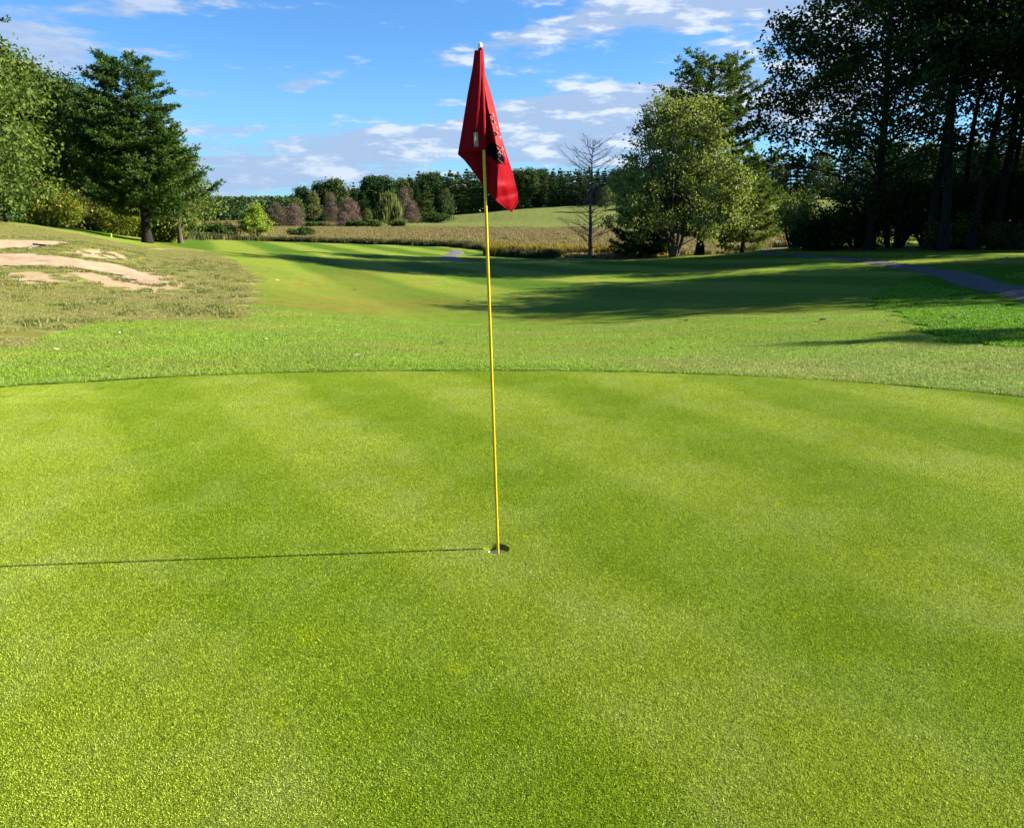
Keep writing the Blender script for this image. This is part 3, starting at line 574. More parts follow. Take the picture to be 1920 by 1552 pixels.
# marsh
MB = blade_mat('marsh_reed', (.20, .15, .055), (.40, .29, .14), c3=(.17, .18, .035), acc=1.0, trans=.25)
mt = [tile('marsh_tile', 3.0, 900, .50, .085, .35, MB, 90 + i) for i in range(4)]
X, Y = gridpts(-160, 80, 60, 330, 2.6, .5, 9, keep=lambda X, Y: seen(X, Y, .75, 5) & (sdf(MARSH, X, Y) > 1.2))
scatter('marsh_reeds', np.stack([X, Y, height(X, Y)], -1), mt, 'tan and olive reeds filling the flat marsh', True, (.6, 1.25), 9, False)
SB = blade_mat('shaded_sedge_blade', (.03, .05, .012), (.075, .10, .025), c3=(.16, .14, .05), acc=1.15)  # tall bank grass; the shade on its near side is put into the colour
st = [tile('sedge_tile', .9, 260, .72, .05, .5, SB, 95 + i) for i in range(3)]
X, Y = gridpts(-90, 8, 60, 160, .8, .3, 9, keep=lambda X, Y: seen(X, Y, .75, 3) & (abs(sdf(MARSH, X, Y) - .7) < .8) & (X < 4))
scatter('bank_sedge', np.stack([X, Y, height(X, Y)], -1), st, 'green sedge along the near bank of the marsh, coloured dark for its shade', True, (.7, 1.2), 10, False)
YB = blade_mat('goldenrod_blade', (.10, .12, .02), (.24, .20, .03), c3=(.42, .30, .03), acc=1.12)
yt = [tile('goldenrod_tile', .9, 300, 1.0, .05, .5, YB, 99 + i) for i in range(3)]
GOLD = np.array([(-1.9, 74.5), (0, 75), (5.2, 75), (14, 74.5)]); 
gx = np.linspace(0, 1, 34); gpts = np.array([[np.interp(u, [0, .3, .6, 1], GOLD[:, 0]), np.interp(u, [0, .3, .6, 1], GOLD[:, 1])] for u in gx])
X = np.concatenate([gpts[:, 0] + rn.uniform(-.5, .5, 34) for _ in range(7)]); Y = np.concatenate([gpts[:, 1] + .5 + k * 1.0 + rn.uniform(-.4, .4, 34) for k in range(7)])
scatter('goldenrod_bank', np.stack([X, Y, height(X, Y)], -1), yt, 'yellow goldenrod and grass by the marsh edge', True, (.6, 1.2), 11, False)

# ------------------------------------------------------------------ tree builders
def envelope(prof):
    hs, rs = zip(*prof); return lambda h: np.interp(h, hs, rs)
def broadleaf(seed, H, cb, prof, tr, nlimb=26, ncl=1.0, leaf=.16, lpc=26, sig=.40, stems=1, spread=.0, droop=0.0, lean=(0, 0), shell=.0, start=None, cut=None):
    rng = np.random.default_rng(seed); env = envelope(prof); wood = Geo(); cls = []
    for s_ in range(stems):
        sa = rng.uniform(0, 6.28) if stems > 1 else 0; n = 12; hh = np.linspace(0, .95, n); top = H * (1 - .12 * rng.random() * (s_ > 0))
        off = spread * (hh ** .8)[:, None] * np.array([math.cos(sa), math.sin(sa)])[None]
        wob = np.cumsum(rng.normal(0, .012 * H, (n, 2)), 0) * hh[:, None]
        P = np.zeros((n, 3)); P[:, :2] = off + wob * .6 + np.outer(hh ** 1.2, lean); P[:, 2] = hh * top
        if stems > 1: P[:, :2] += np.array([math.cos(sa), math.sin(sa)]) * tr * .8
        rad = tr * (1 - hh) ** .75 * (1.0 if stems == 1 else .7) + .012; rad[0] *= 1.45; P[0, 2] = -.15
        wood.tube(P, rad, 9)
        for i in range(nlimb // stems):
            f = (i + rng.random()) / (nlimb // stems); h0 = cb + (0.93 - cb) * f ** .9; a = i * 2.4 + s_ + rng.uniform(-.4, .4)
            ht = min(.99, h0 + rng.uniform(.06, .2) * (1 - f * .5)); base = np.array([np.interp(h0, hh, P[:, k]) for k in range(3)]); base[2] = h0 * top
            rr = env(ht) * rng.uniform(.72, 1.08); tgt = np.array([math.cos(a) * rr + lean[0] * ht, math.sin(a) * rr + lean[1] * ht, ht * top - droop * rr])
            m_ = 7; u = np.linspace(0, 1, m_)[:, None]; Q = base + (tgt - base) * u; Q[:, 2] += np.sin(u[:, 0] * math.pi) * .05 * rr * (1 if droop == 0 else 2.4); Q += rng.normal(0, .03 * rr + .01, (m_, 3)) * u
            r0 = max(.015, tr * .36 * (1 - h0) ** .6 * (rr / (max(r for _, r in prof) + .01)) ** .5)
            wood.tube(Q, r0 * (1 - u[:, 0] * .86), 6, cap=False)
            L = np.linalg.norm(tgt - base); dirv = (tgt - base) / (L + 1e-6)
            ns = max(3, int(L * 1.7 * ncl))
            for k in range(ns):
                v = rng.uniform(.28, 1.0) if k else 1.0; b0 = np.array([np.interp(v, u[:, 0], Q[:, c_]) for c_ in range(3)])
                d = dirv * .5 + rng.normal(0, .65, 3); d[2] = d[2] * .7 + .12 - droop; d /= np.linalg.norm(d); sl = L * rng.uniform(.14, .34) * (1.15 - .5 * v) + .2
                e = b0 + d * sl; mid = (b0 + e) / 2 + np.array([0, 0, .05 * sl]); wood.tube([b0, mid, e], [r0 * .33 * (1 - v * .6) + .006, r0 * .2 + .004, .004], 4, cap=False)
                cls += [e, (mid + e) / 2, b0 * .3 + e * .7]
        for k in range(6):
            cls.append(P[-1] + rng.normal(0, .3, 3))
    Cc = np.array(cls); cs = rng.uniform(.6, 1.35, len(Cc)); idx = np.repeat(np.arange(len(Cc)), lpc)
    Pl = Cc[idx] + rng.normal(0, 1, (len(idx), 3)) * (sig * cs[idx])[:, None] * np.array([1, 1, .72])
    D = rng.normal(0, 1, (len(idx), 3)) + (Pl - Cc[idx]) * .8; D[:, 2] -= .35
    if cut is not None: kk = cut(Pl); Pl, D = Pl[kk], D[kk]
    Pl = Pl[Pl[:, 2] > .05]; D = D[:len(Pl)]
    lf = Geo(); sz = leaf * rng.uniform(.65, 1.3, len(Pl)); V, Fq = leafset(Pl, D, sz, sz * .62, rng); lf.add(V, Fq); return wood, lf
def pine(seed, H, cb, prof, tr, whorl=.62, per=5, tuft=.20, dens=1.0, lift=.10, forks=0, sideb=None, lean=(0, 0)):
    rng = np.random.default_rng(seed); env = envelope(prof); wood = Geo(); TP = []; TD = []
    n = 14; hh = np.linspace(0, 1, n); P = np.zeros((n, 3)); P[:, 2] = hh * H; P[:, :2] = np.cumsum(rng.normal(0, .006 * H, (n, 2)), 0) * hh[:, None] + np.outer(hh ** 1.2, lean)
    rad = tr * (1 - hh) ** .85 + .015; rad[0] *= 1.5; P[0, 2] = -.15; wood.tube(P, rad, 10)
    for f_ in range(forks):
        a = rng.uniform(0, 6.28); h0 = .10 + .06 * f_; b0 = np.array([np.interp(h0, hh, P[:, c]) for c in range(3)]); u = np.linspace(0, 1, 8)
        Q = np.stack([b0[0] + math.cos(a) * (.9 * u ** .6) * H * .07, b0[1] + math.sin(a) * (.9 * u ** .6) * H * .07, b0[2] + u * H * (.66 - h0)], -1); wood.tube(Q, tr * .55 * (1 - u) + .02, 7)
    nw = int((H * (.985 - cb)) / whorl)
    for wv in range(nw):
        h0 = cb + (.985 - cb) * (wv + rng.uniform(-.3, .3)) / nw; h0 = min(max(h0, .02), .985); np_ = max(3, int(per * rng.uniform(.7, 1.2)))
        ph = rng.uniform(0, 6.28); strength = rng.uniform(.72, 1.12)
        for k in range(np_):
            a = ph + k * 6.283 / np_ + rng.uniform(-.35, .35); rr = env(h0) * strength * rng.uniform(.7, 1.12)
            if sideb is not None: rr *= sideb(a, h0)
            if rr < .25: rr = .25
            base = np.array([np.interp(h0, hh, P[:, c]) for c in range(3)]); u = np.linspace(0, 1, 8); lf_ = lift * rng.uniform(.3, 1.6) + .35 * max(0, h0 - .72) * 2.2
            dr = -.05 if h0 < .45 else .0
            out = np.stack([math.cos(a) * rr * u, math.sin(a) * rr * u, rr * (lf_ * u + .12 * u ** 3 + dr * np.sin(u * math.pi) * 2)], -1)
            curl = rng.normal(0, .06) * rr; out[:, 0] += -math.sin(a) * curl * u * u; out[:, 1] += math.cos(a) * curl * u * u
            Q = base + out; r0 = max(.012, tr * .24 * (1 - h0) ** .5 * min(1, rr / 3)); wood.tube(Q, r0 * (1 - u * .85), 5, cap=False)
            nsb = max(4, int(rr * 3.6)); sd_ = 1
            for j in range(nsb):
                v = .22 + .78 * (j + rng.random()) / nsb; b0 = np.array([np.interp(v, u, Q[:, c]) for c in range(3)]); sd_ = -sd_
                aa = a + sd_ * rng.uniform(.5, 1.15); sl = min(rr * .42, 1.5) * (1.18 - v) * rng.uniform(.7, 1.2) + .18
                d = np.array([math.cos(aa), math.sin(aa), rng.uniform(.0, .28)]); e = b0 + d * sl; wood.tube([b0, e], [r0 * .3 + .003, .003], 3, cap=False)
                m_ = max(2, int(sl * 7 * dens)); w_ = rng.uniform(.2, 1.0, m_)[:, None]; TP.append(b0 + (e - b0) * w_ + rng.normal(0, .05, (m_, 3))); TD.append(np.tile(d, (m_, 1)))
            m_ = max(3, int(rr * 2.5 * dens)); w_ = rng.uniform(.5, 1, m_); TP.append(np.stack([np.interp(w_, u, Q[:, c]) for c in range(3)], -1)); TD.append(np.tile([math.cos(a), math.sin(a), .2], (m_, 1)))
    TP.append(P[-1] + rng.normal(0, .12, (14, 3))); TD.append(np.tile([0, 0, 1.], (14, 1)))
    TP = np.vstack(TP); TD = np.vstack(TD); k = 7; idx = np.repeat(np.arange(len(TP)), k)
    D = TD[idx] * .55 + rng.normal(0, .55, (len(idx), 3)); D[:, 2] = D[:, 2] * .7 + .30
    V, Fq = leafset(TP[idx] + rng.normal(0, .04, (len(idx), 3)), D, tuft * rng.uniform(.7, 1.3, len(idx)), tuft * .26, rng)
    lf = Geo(); lf.add(V, Fq); return wood, lf
def bare(seed, H, cb, prof, tr, nlimb=40, up=.35, twigs=5):
    rng = np.random.default_rng(seed); env = envelope(prof); g = Geo(); n = 12; hh = np.linspace(0, 1, n); P = np.zeros((n, 3)); P[:, 2] = hh * H
    P[:, :2] = np.cumsum(rng.normal(0, .008 * H, (n, 2)), 0) * hh[:, None]; P[0, 2] = -.15
    g.tube(P, tr * (1 - hh) ** .9 + .008, 8)
    for i in range(nlimb):
        h0 = cb + (.97 - cb) * (i + rng.random()) / nlimb; a = i * 2.4 + rng.uniform(-.5, .5); rr = env(h0) * rng.uniform(.6, 1.15)
        b0 = np.array([np.interp(h0, hh, P[:, c]) for c in range(3)]); u = np.linspace(0, 1, 7); sl = up * rng.uniform(.5, 1.5)
        Q = b0 + np.stack([math.cos(a) * rr * u, math.sin(a) * rr * u, rr * sl * (u + .5 * u * u)], -1) + rng.normal(0, .04 * rr, (7, 3)) * u[:, None]
        g.tube(Q, tr * .17 * (1.05 - u) + .006, 4, cap=False)
        for k in range(twigs):
            v = rng.uniform(.25, 1); q0 = np.array([np.interp(v, u, Q[:, c]) for c in range(3)]); d = np.array([math.cos(a + rng.normal(0, .8)), math.sin(a + rng.normal(0, .8)), rng.uniform(.1, .9)]); L = rr * rng.uniform(.2, .45)
            q1 = q0 + d * L; g.tube([q0, (q0 + q1) / 2 + rng.normal(0, .04 * L, 3), q1], [.010, .007, .004], 3, cap=False)
            for _ in range(2):
                q2 = q0 + (q1 - q0) * rng.uniform(.3, .9); g.tube([q2, q2 + (d + rng.normal(0, .5, 3)) * L * .5], [.006, .003], 3, cap=False)
    return g
def shrub(seed, rx, ry, h, n, leaf, stems=9, twig=True, dome=1.0):
    rng = np.random.default_rng(seed); w_ = Geo(); cl = []
    for i in range(stems):
        a = rng.uniform(0, 6.28); q = rng.uniform(.2, .95) ** .6; tip = np.array([math.cos(a) * rx * q, math.sin(a) * ry * q, h * (1 - .55 * q ** 2.2 * dome) * rng.uniform(.7, 1.08)])
        b0 = np.array([tip[0] * .22, tip[1] * .22, -.05]); mid = (b0 + tip) / 2 + np.array([0, 0, .1 * h]); w_.tube([b0, mid, tip], [.03 * h / 2 + .006, .014 * h / 2 + .004, .004], 5, cap=False)
        for k in range(7):
            v = rng.uniform(.35, 1.02); cl.append(b0 + (tip - b0) * v + rng.normal(0, .10, 3) * np.array([rx, ry, h * .6]))
    cl = np.array(cl); idx = rng.integers(0, len(cl), n); s_ = np.array([rx, ry, h * .7]) * .13
    P = cl[idx] + rng.normal(0, 1, (n, 3)) * s_; P[:, 2] = np.abs(P[:, 2]) * .97 + .02; D = rng.normal(0, 1, (n, 3)); D[:, 2] += .3
    lf = Geo(); sz = leaf * rng.uniform(.6, 1.3, n); V, Fq = leafset(P, D, sz, sz * .6, rng); lf.add(V, Fq); return w_, lf
def plant(name, geos, mats, label, cat, loc, rz=0, group=None, scale=1, parts=('trunk', 'crown')):
    o = thing(name, label, cat, loc, rz, group, scale)
    link(parts[0], geos[0].mesh(name + '_' + parts[0], [mats[0]], True), o); link(parts[1], geos[1].mesh(name + '_' + parts[1], [mats[1]]), o); return o
def Hrow(px, row, Y): return at(px, row, Y).z - stand(px, Y).z
def copy_tree(o, loc, rz, label=None, scale=None, group=None):
    c_ = o.copy(); C.objects.link(c_); c_.location = loc; c_.rotation_euler = (0, 0, rz)
    if label: c_['label'] = label
    if group: c_['group'] = group
    if scale: c_.scale = scale if hasattr(scale, '__len__') else (scale,) * 3
    for ch in list(o.children):
        d = ch.copy(); C.objects.link(d); d.parent = c_
    return c_
CM = F * 1.0
def mpp(Y): return Y / F * cp * 1.0                # metres per photo pixel at distance Y

# ------------------------------------------------------------------ left side trees
pL = stand(281, 57)
prof = [(0, .6), (.12, 1.5), (.19, 3.2), (.26, 4.5), (.42, 4.3), (.55, 3.9), (.68, 3.5), (.78, 3.2), (.88, 2.7), (.95, 1.9), (1, .8)]
plant('white_pine', pine(3, Hrow(281, 108, 57), .17, prof, .30, .36, 6, .27, 1.25, .12, forks=2, sideb=lambda a, h: 1.0 + .12 * math.cos(a - 2.6) * (h > .55) + .12 * math.cos(a) * (h < .4)), (BARKD, PINE),
      'big dark green pine with a bare forked trunk on the left slope', 'tree', pL, .3)
t2 = stand(342, 62)
plant('round_tree', broadleaf(12, Hrow(348, 275, 62), .10, [(0, .5), (.1, 1.6), (.3, 2.7), (.6, 2.3), (.85, 1.5), (1, .5)], .18, 40, 1.2, .20, 24, .38), (BARK, OAK), 'leafy green tree just right of and behind the big left pine', 'tree', t2, 1)
LM = [ # px, Y, H, radius, seed, mat, label
 (-70, 40, Hrow(-70, 5, 40), 4.6, 21, OAK, 'sunlit broadleaf tree at the far left edge, filling the height of the frame'),
 (50, 56, Hrow(50, 95, 56), 4.6, 22, OAK, 'green broadleaf tree second from the left edge, with foliage to the ground'),
 (128, 78, Hrow(128, 142, 78), 5.2, 23, OAKD, 'darker broadleaf tree between the left edge trees and the big pine'),
 (210, 86, Hrow(210, 168, 86), 5.4, 24, OAKD, 'dark broadleaf tree directly behind the big left pine')]
for px, Y, H, rr, sd_, mt_, lb in LM:
    plant('broadleaf_tree', broadleaf(sd_, H, .05, [(0, rr * .7), (.12, rr * .95), (.35, rr), (.6, rr * .9), (.82, rr * .62), (1, rr * .2)], .25, 74, 1.3, .23 if Y < 50 else .26, 24, .46), (BARK, mt_), lb, 'tree', stand(px, Y), sd_, 'broadleaf trees along the left edge')
plant('white_pine', pine(33, 17, .25, [(.2, 3), (.5, 5.6), (.8, 5.4), (1, 2)], .3, .6, 6, .22, 1.0, .2), (BARKD, PINE2), 'tall pine at the left edge whose branch tips show near the top corner', 'tree', stand(-150, 45), 1)
SH = [(100, 52, 2.3, 3.0, YELL, 41, 'yellow green shrub at the foot of the left broadleaf trees'), (185, 69, 3.6, 4.3, RUST, 42, 'bushy shrub with reddish tips left of the big pine trunk'), (232, 68, 2.1, 2.6, YELL, 43, 'bright yellow flowering shrub beside the big pine trunk'),
      (312, 63, 1.8, 2.1, YELL, 44, 'light yellow green shrub right of the big pine trunk'), (150, 70, 3.0, 5.2, OAKD, 45, 'dark shrub behind the shrub with reddish tips'), (20, 47, 2.6, 3.4, OAKD, 46, 'dark green shrub under the leftmost tree'),
      (262, 71, 2.6, 3.3, YELL, 47, 'tall yellow green shrub directly behind the big pine trunk')]
for px, Y, rr, h, mt_, sd_, lb in SH:
    plant('shrub', shrub(sd_, rr, rr * .8, h, 9000, .17, 18), (BARK, mt_), lb, 'shrub', stand(px, Y), 0, 'shrubs under the left trees', parts=('stems', 'foliage'))

# ------------------------------------------------------------------ centre right: poplar, pines and dead larch
pp = stand(1264, 65)
plant('poplar_tree', broadleaf(51, Hrow(1272, 178, 65) / 1.14, .06, [(0, 2.6), (.12, 4.2), (.3, 4.8), (.5, 4.5), (.7, 3.7), (.85, 2.7), (.95, 1.6), (1, .6)], .15, 95, 1.2, .20, 17, .28, stems=6, spread=2.4), (BARK, LIME), 'light green many stemmed leafy tree right of the flag', 'tree', pp, .4, None, 1.14)
p2 = stand(1312, 69)
plant('white_pine', pine(52, Hrow(1300, 112, 69) / 1.04, .10, [(.05, 4.6), (.25, 5.6), (.4, 4.9), (.6, 5.0), (.72, 4.6), (.82, 4.2), (.90, 3.3), (.97, 2.4), (1, 1.6)], .30, .50, 6, .27, 1.25, .26), (BARKD, PINE), 'tall pine rising behind the light green leafy tree', 'tree', p2, .9, None, 1.04)
p3 = stand(1200, 68); H3 = Hrow(1200, 290, 68) / 1.12
src_pine = plant('white_pine', pine(53, Hrow(1200, 290, 68) / 1.12, .05, [(.0, 3.2), (.2, 3.9), (.5, 2.9), (.8, 1.6), (1, .5)], .16, .42, 6, .26, 1.2, .12), (BARKD, PINE2), 'low dark pine left of the light green leafy tree', 'tree', p3, .2, None, .85)
p4 = stand(1392, 70)
plant('white_pine', pine(54, Hrow(1392, 285, 70) / 1.12, .06, [(.0, 2.6), (.25, 3.2), (.5, 2.6), (.8, 1.5), (1, .5)], .16, .42, 6, .26, 1.2, .12), (BARKD, OAK), 'yellow green young pine right of the light green leafy tree', 'tree', p4, .2, None, 1.12)
pb = stand(1106, 70)
dt = thing('dead_tree', 'leafless grey tree right of the flag at the marsh edge', 'tree', pb)
link('trunk', bare(61, Hrow(1106, 264, 70), .08, [(0, 3.0), (.12, 3.5), (.3, 2.3), (.5, 2.0), (.75, 2.5), (.9, 1.7), (1, .4)], .17, 72, .36, 8).mesh('dead_trunk', [BARKW], True), dt)
# ------------------------------------------------------------------ right group
KR = 1.2
RTR = [ # px, Y, H, r, lean, seed, label
 (1735, 43, 16, 5.0, (-.6, 0), 71, 'shaded oak with the straightest trunk of the right group'),
 (1763, 41, 16, 4.6, (1.6, 0), 72, 'shaded oak whose trunk leans right, beside the straightest one'),
 (1785, 45, 15.4, 4.4, (-.2, .5), 73, 'slim shaded oak in the middle of the right group'),
 (1815, 42, 15.4, 4.4, (1.0, 0), 74, 'slim shaded oak with a kinked trunk in the right group'),
 (1855, 43, 16, 4.6, (.4, 0), 75, 'thick shaded oak third from the right edge'),
 (1872, 46, 15.5, 4.4, (1.6, 0), 76, 'right leaning shaded oak second from the right edge'),
 (1912, 42, 16, 4.8, (.5, 0), 77, 'shaded oak at the right edge of the picture')]
for i, (px, Y, H, rr, ln, sd_, lb) in enumerate(RTR):
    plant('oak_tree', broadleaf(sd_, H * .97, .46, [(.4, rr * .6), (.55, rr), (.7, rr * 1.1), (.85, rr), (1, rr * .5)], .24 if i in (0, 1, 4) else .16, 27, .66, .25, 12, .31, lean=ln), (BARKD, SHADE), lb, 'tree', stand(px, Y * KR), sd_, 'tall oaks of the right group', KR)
plant('oak_tree', broadleaf(78, 15.5, .20, [(.10, 6.2), (.3, 8.4), (.5, 7.4), (.68, 7.0), (.85, 5.6), (1, 2.2)], .26, 74, .80, .23, 22, .38, lean=(-.8, 0)), (BARKD, SHADE), 'wide spreading shaded oak at the left end of the right group', 'tree', stand(1625, 45.5 * KR), 2, 'tall oaks of the right group', KR)
US = [(1515, 47, 1.6, 1.7, 81, 'dark shrub at the left foot of the right group'), (1560, 47, 2.2, 3.2, 82, 'dark shrub beneath the wide spreading oak, second from the left'), (1605, 48, 3.0, 5.6, 83, 'tall dark shrub beneath the wide spreading oak'), (1670, 46, 3.0, 5.4, 84, 'tall dark shrub left of the straightest trunk'),
      (1740, 47, 3.0, 5.2, 85, 'dark shrub between the straight and the leaning trunks'), (1810, 45, 3.0, 5.0, 86, 'dark shrub in front of the slim trunks'), (1880, 46, 3.0, 6.0, 87, 'tall dark shrub beside the right edge oaks'), (1950, 44, 3.0, 6.0, 88, 'tall dark shrub cut by the right edge of the picture')]
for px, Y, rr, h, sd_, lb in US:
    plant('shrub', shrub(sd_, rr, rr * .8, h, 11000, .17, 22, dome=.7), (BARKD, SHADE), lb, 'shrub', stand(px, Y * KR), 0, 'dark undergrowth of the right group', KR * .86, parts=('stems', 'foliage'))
for px, Y, rr, h, sd_, mt_, lb in [(1750, 41.5, .9, 1.9, 91, RUST, 'yellow brown weedy shrub at the foot of the straightest trunk'), (1855, 41, 1.0, 1.7, 92, RUST, 'weedy shrub with red and yellow leaves before the right edge oaks'), (1900, 40.5, 1.2, 1.4, 93, RUST, 'low reddish shrub at the right edge of the grass'), (1800, 42, 1.2, 1.8, 94, YELL, 'tall green weeds between the two weedy shrubs')]:
    plant('shrub', shrub(sd_, rr, rr * .7, h, 3500, .12, 16), (BARKD, mt_), lb, 'shrub', stand(px, Y * KR * 1.03), 0, 'weedy shrubs along the front of the right group', KR, parts=('stems', 'foliage'))
plant('shrub', shrub(95, 1.9, 1.6, 4.4, 7000, .17, 22, dome=.5), (BARK, LIME), 'sunlit light green shrub left of the dark right group', 'shrub', stand(1487, 60), 0, parts=('stems', 'foliage'))
# trees beyond the right edge of the picture: they shade the oaks and throw the long shadows over the fairway
offT = [(26, 23.5, 10.8), (33, 22.5, 13.5), (27, 28, 9.6), (36, 26.5, 14.5), (29, 31.3, 10.8), (37, 31, 15.5), (46, 29, 18), (46, 24, 18),
        (45, 53, 21), (54, 51, 22), (62, 55, 23), (72, 53, 24), (40, 49, 19), (84, 55, 24)]
src = [o for o in C.objects if o.name.startswith('oak_tree')]
for i, (x, y, H) in enumerate(offT):
    s0 = src[(7, 7, 4, 7, 7, 1, 7, 5)[i % 8]]; k = H / (15.5 if s0 is src[7] else 15.5)
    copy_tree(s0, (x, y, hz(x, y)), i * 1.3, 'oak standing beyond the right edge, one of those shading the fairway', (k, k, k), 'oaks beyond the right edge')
copy_tree(src_pine, (30.3, 11.9, hz(30.3, 11.9)), 2.0, 'slender pine standing beyond the right edge near the green', (.75, .75, 12.0 / H3))

# ------------------------------------------------------------------ middle distance
plant('small_tree', broadleaf(101, 5.2, .12, [(0, .8), (.15, 1.6), (.45, 2.0), (.75, 1.5), (1, .5)], .10, 34, 1.4, .26, 20, .32, stems=2, spread=.5), (BARK, SUNNY), 'small yellow green tree standing alone at the marsh edge', 'tree', stand(480, 124), 0)
bs = [(378, 122, 2.8, Hrow(378, 424, 122) * 1.3, 'round dark bush at the marsh edge, left of a similar one'), (420, 122, 2.4, Hrow(420, 423, 122) * 1.3, 'round dark bush at the marsh edge, right of a similar one'), (565, 150, 2.4, 1.9, 'low dark bush alone in the reeds'), (350, 121, 1.6, 2.2, 'dark bush behind the right side of the big pine')]
for i, (px, Y, rr, h, lb) in enumerate(bs):
    plant('bush', shrub(110 + i, rr, rr, h, 5200, .28, 20), (BARKD, OAKD), lb, 'bush', stand(px, Y), 0, 'round bushes in the marsh', parts=('stems', 'foliage'))

# far trees: single meshes, foliage and wood in one, too small for parts
def farmesh(name, geos, mats):
    G = Geo()
    for k, g in enumerate(geos):
        for V, Fq in zip(g.V, g.F): pass
    off = 0
    for k, g in enumerate(geos):
        V = np.vstack(g.V); Fq = np.vstack(g.F); G.add(V, Fq, k)
    return G.mesh(name, mats)
def farpine(seed, H, wid, cb=.05):
    return farmesh('pine_tree', pine(seed, H, cb, [(0, wid), (.2, wid), (.45, wid * .85), (.7, wid * .62), (.88, wid * .36), (1, .15)], .22, 1.0, 5, .62, .45, .1), [BARKD, FARM])
def fardome(seed, H, wid, mat, leaf=.55, lpc=10, **k):
    return farmesh('tree', broadleaf(seed, H, .12, [(0, wid * .5), (.2, wid * .9), (.5, wid), (.8, wid * .75), (1, wid * .25)], .2, 34, .9, leaf, lpc, .6, **k), [BARKD, mat])
def fartwig(seed, H, wid):
    rng = np.random.default_rng(seed); w0, l0 = broadleaf(seed, H, .05, [(0, wid * .6), (.25, wid), (.6, wid * .95), (.85, wid * .6), (1, wid * .2)], .16, 46, 1.0, .75, 14, .5)
    V = np.vstack(l0.V).reshape(-1, 4, 3); c_ = V.mean(1, keepdims=True); D = V[:, 2:3] - V[:, 0:1]; side = (V[:, 1:2] - V[:, 3:4]) * .08
    V2 = np.concatenate([V[:, 0:1], V[:, 0:1] + D * .5 + side, V[:, 2:3] + np.array([0, 0, .3]), V[:, 0:1] + D * .5 - side], 1); l1 = Geo(); l1.add(V2.reshape(-1, 3), np.arange(len(V2) * 4).reshape(-1, 4))
    return farmesh('bare_tree', (w0, l1), [BARKW, TWIG])
FP = [farpine(200 + i, 17, w_, .04) for i, w_ in enumerate((3.0, 3.6, 3.2, 4.2))]
FD = [fardome(220 + i, 13, w_, FARB) for i, w_ in enumerate((3.8, 4.4, 3.4))]
FPR = [farmesh('pine_tree', broadleaf(230 + i, 17, .25, [(.2, 2.6), (.4, 3.4), (.7, 3.8), (.9, 3.0), (1, 1.2)], .25, 40, 1.0, .6, 12, .7), [BARKD, FARM]) for i in range(3)]
rg = np.random.default_rng(77)
def put_far(me, name, px, top, Y, label, cat='tree', group=None, wx=1.0, Hm=17.0, sink=0.0):
    p = stand(px, Y); H = at(px, top, Y).z - p.z; s_ = H / Hm
    o = link(name, me, None, p, (0, 0, rg.uniform(0, 6.28))); o.scale = (s_ * wx, s_ * wx, s_); return tag(o, label, cat, group)
topl = [(555, 352), (590, 345), (632, 338), (655, 350), (680, 350), (697, 333), (725, 334), (745, 345), (765, 332), (785, 326), (830, 323), (900, 322), (960, 320), (1040, 318), (1100, 317), (1160, 318), (1260, 318), (1400, 300), (1500, 285), (1700, 270), (2000, 262)]
tx, ty = zip(*topl)
G1 = 'dark pines forming the long treeline behind the far fairway'
for r_i, (Y0, dpx, dt_) in enumerate(((352, 13.5, 0), (378, 15, 1.5), (405, 17, 1))):
    px = 900 if r_i == 0 else 780
    px = 690 if r_i == 0 else (575 if r_i == 1 else 640)
    while px < 1190:
        top = np.interp(px, tx, ty) + rg.uniform(-3, 9) + dt_; me = FP[rg.integers(0, 4)] if rg.random() < .8 else FPR[rg.integers(0, 3)]
        put_far(me, 'pine_tree', px, top, Y0 + rg.uniform(-8, 8) - (30 if px < 760 and r_i else 0), 'dark pine in the unbroken treeline behind the far fairway', group=G1, wx=rg.uniform(.8, 1.1)); px += dpx * rg.uniform(.75, 1.2)
G2 = 'trees of the wood seen between the right hand trees'
px = 1195
while px < 2050:
    top = np.interp(px, tx, ty) + rg.uniform(-4, 10); me = FP[rg.integers(0, 4)] if rg.random() < .6 else FD[rg.integers(0, 3)]
    put_far(me, 'pine_tree' if me in FP else 'broadleaf_tree', px, top, 330 + rg.uniform(-12, 12), 'tree of the far wood glimpsed between the right hand trees', group=G2, wx=rg.uniform(.8, 1.1), Hm=17 if me in FP else 13); px += 19 * rg.uniform(.8, 1.3)
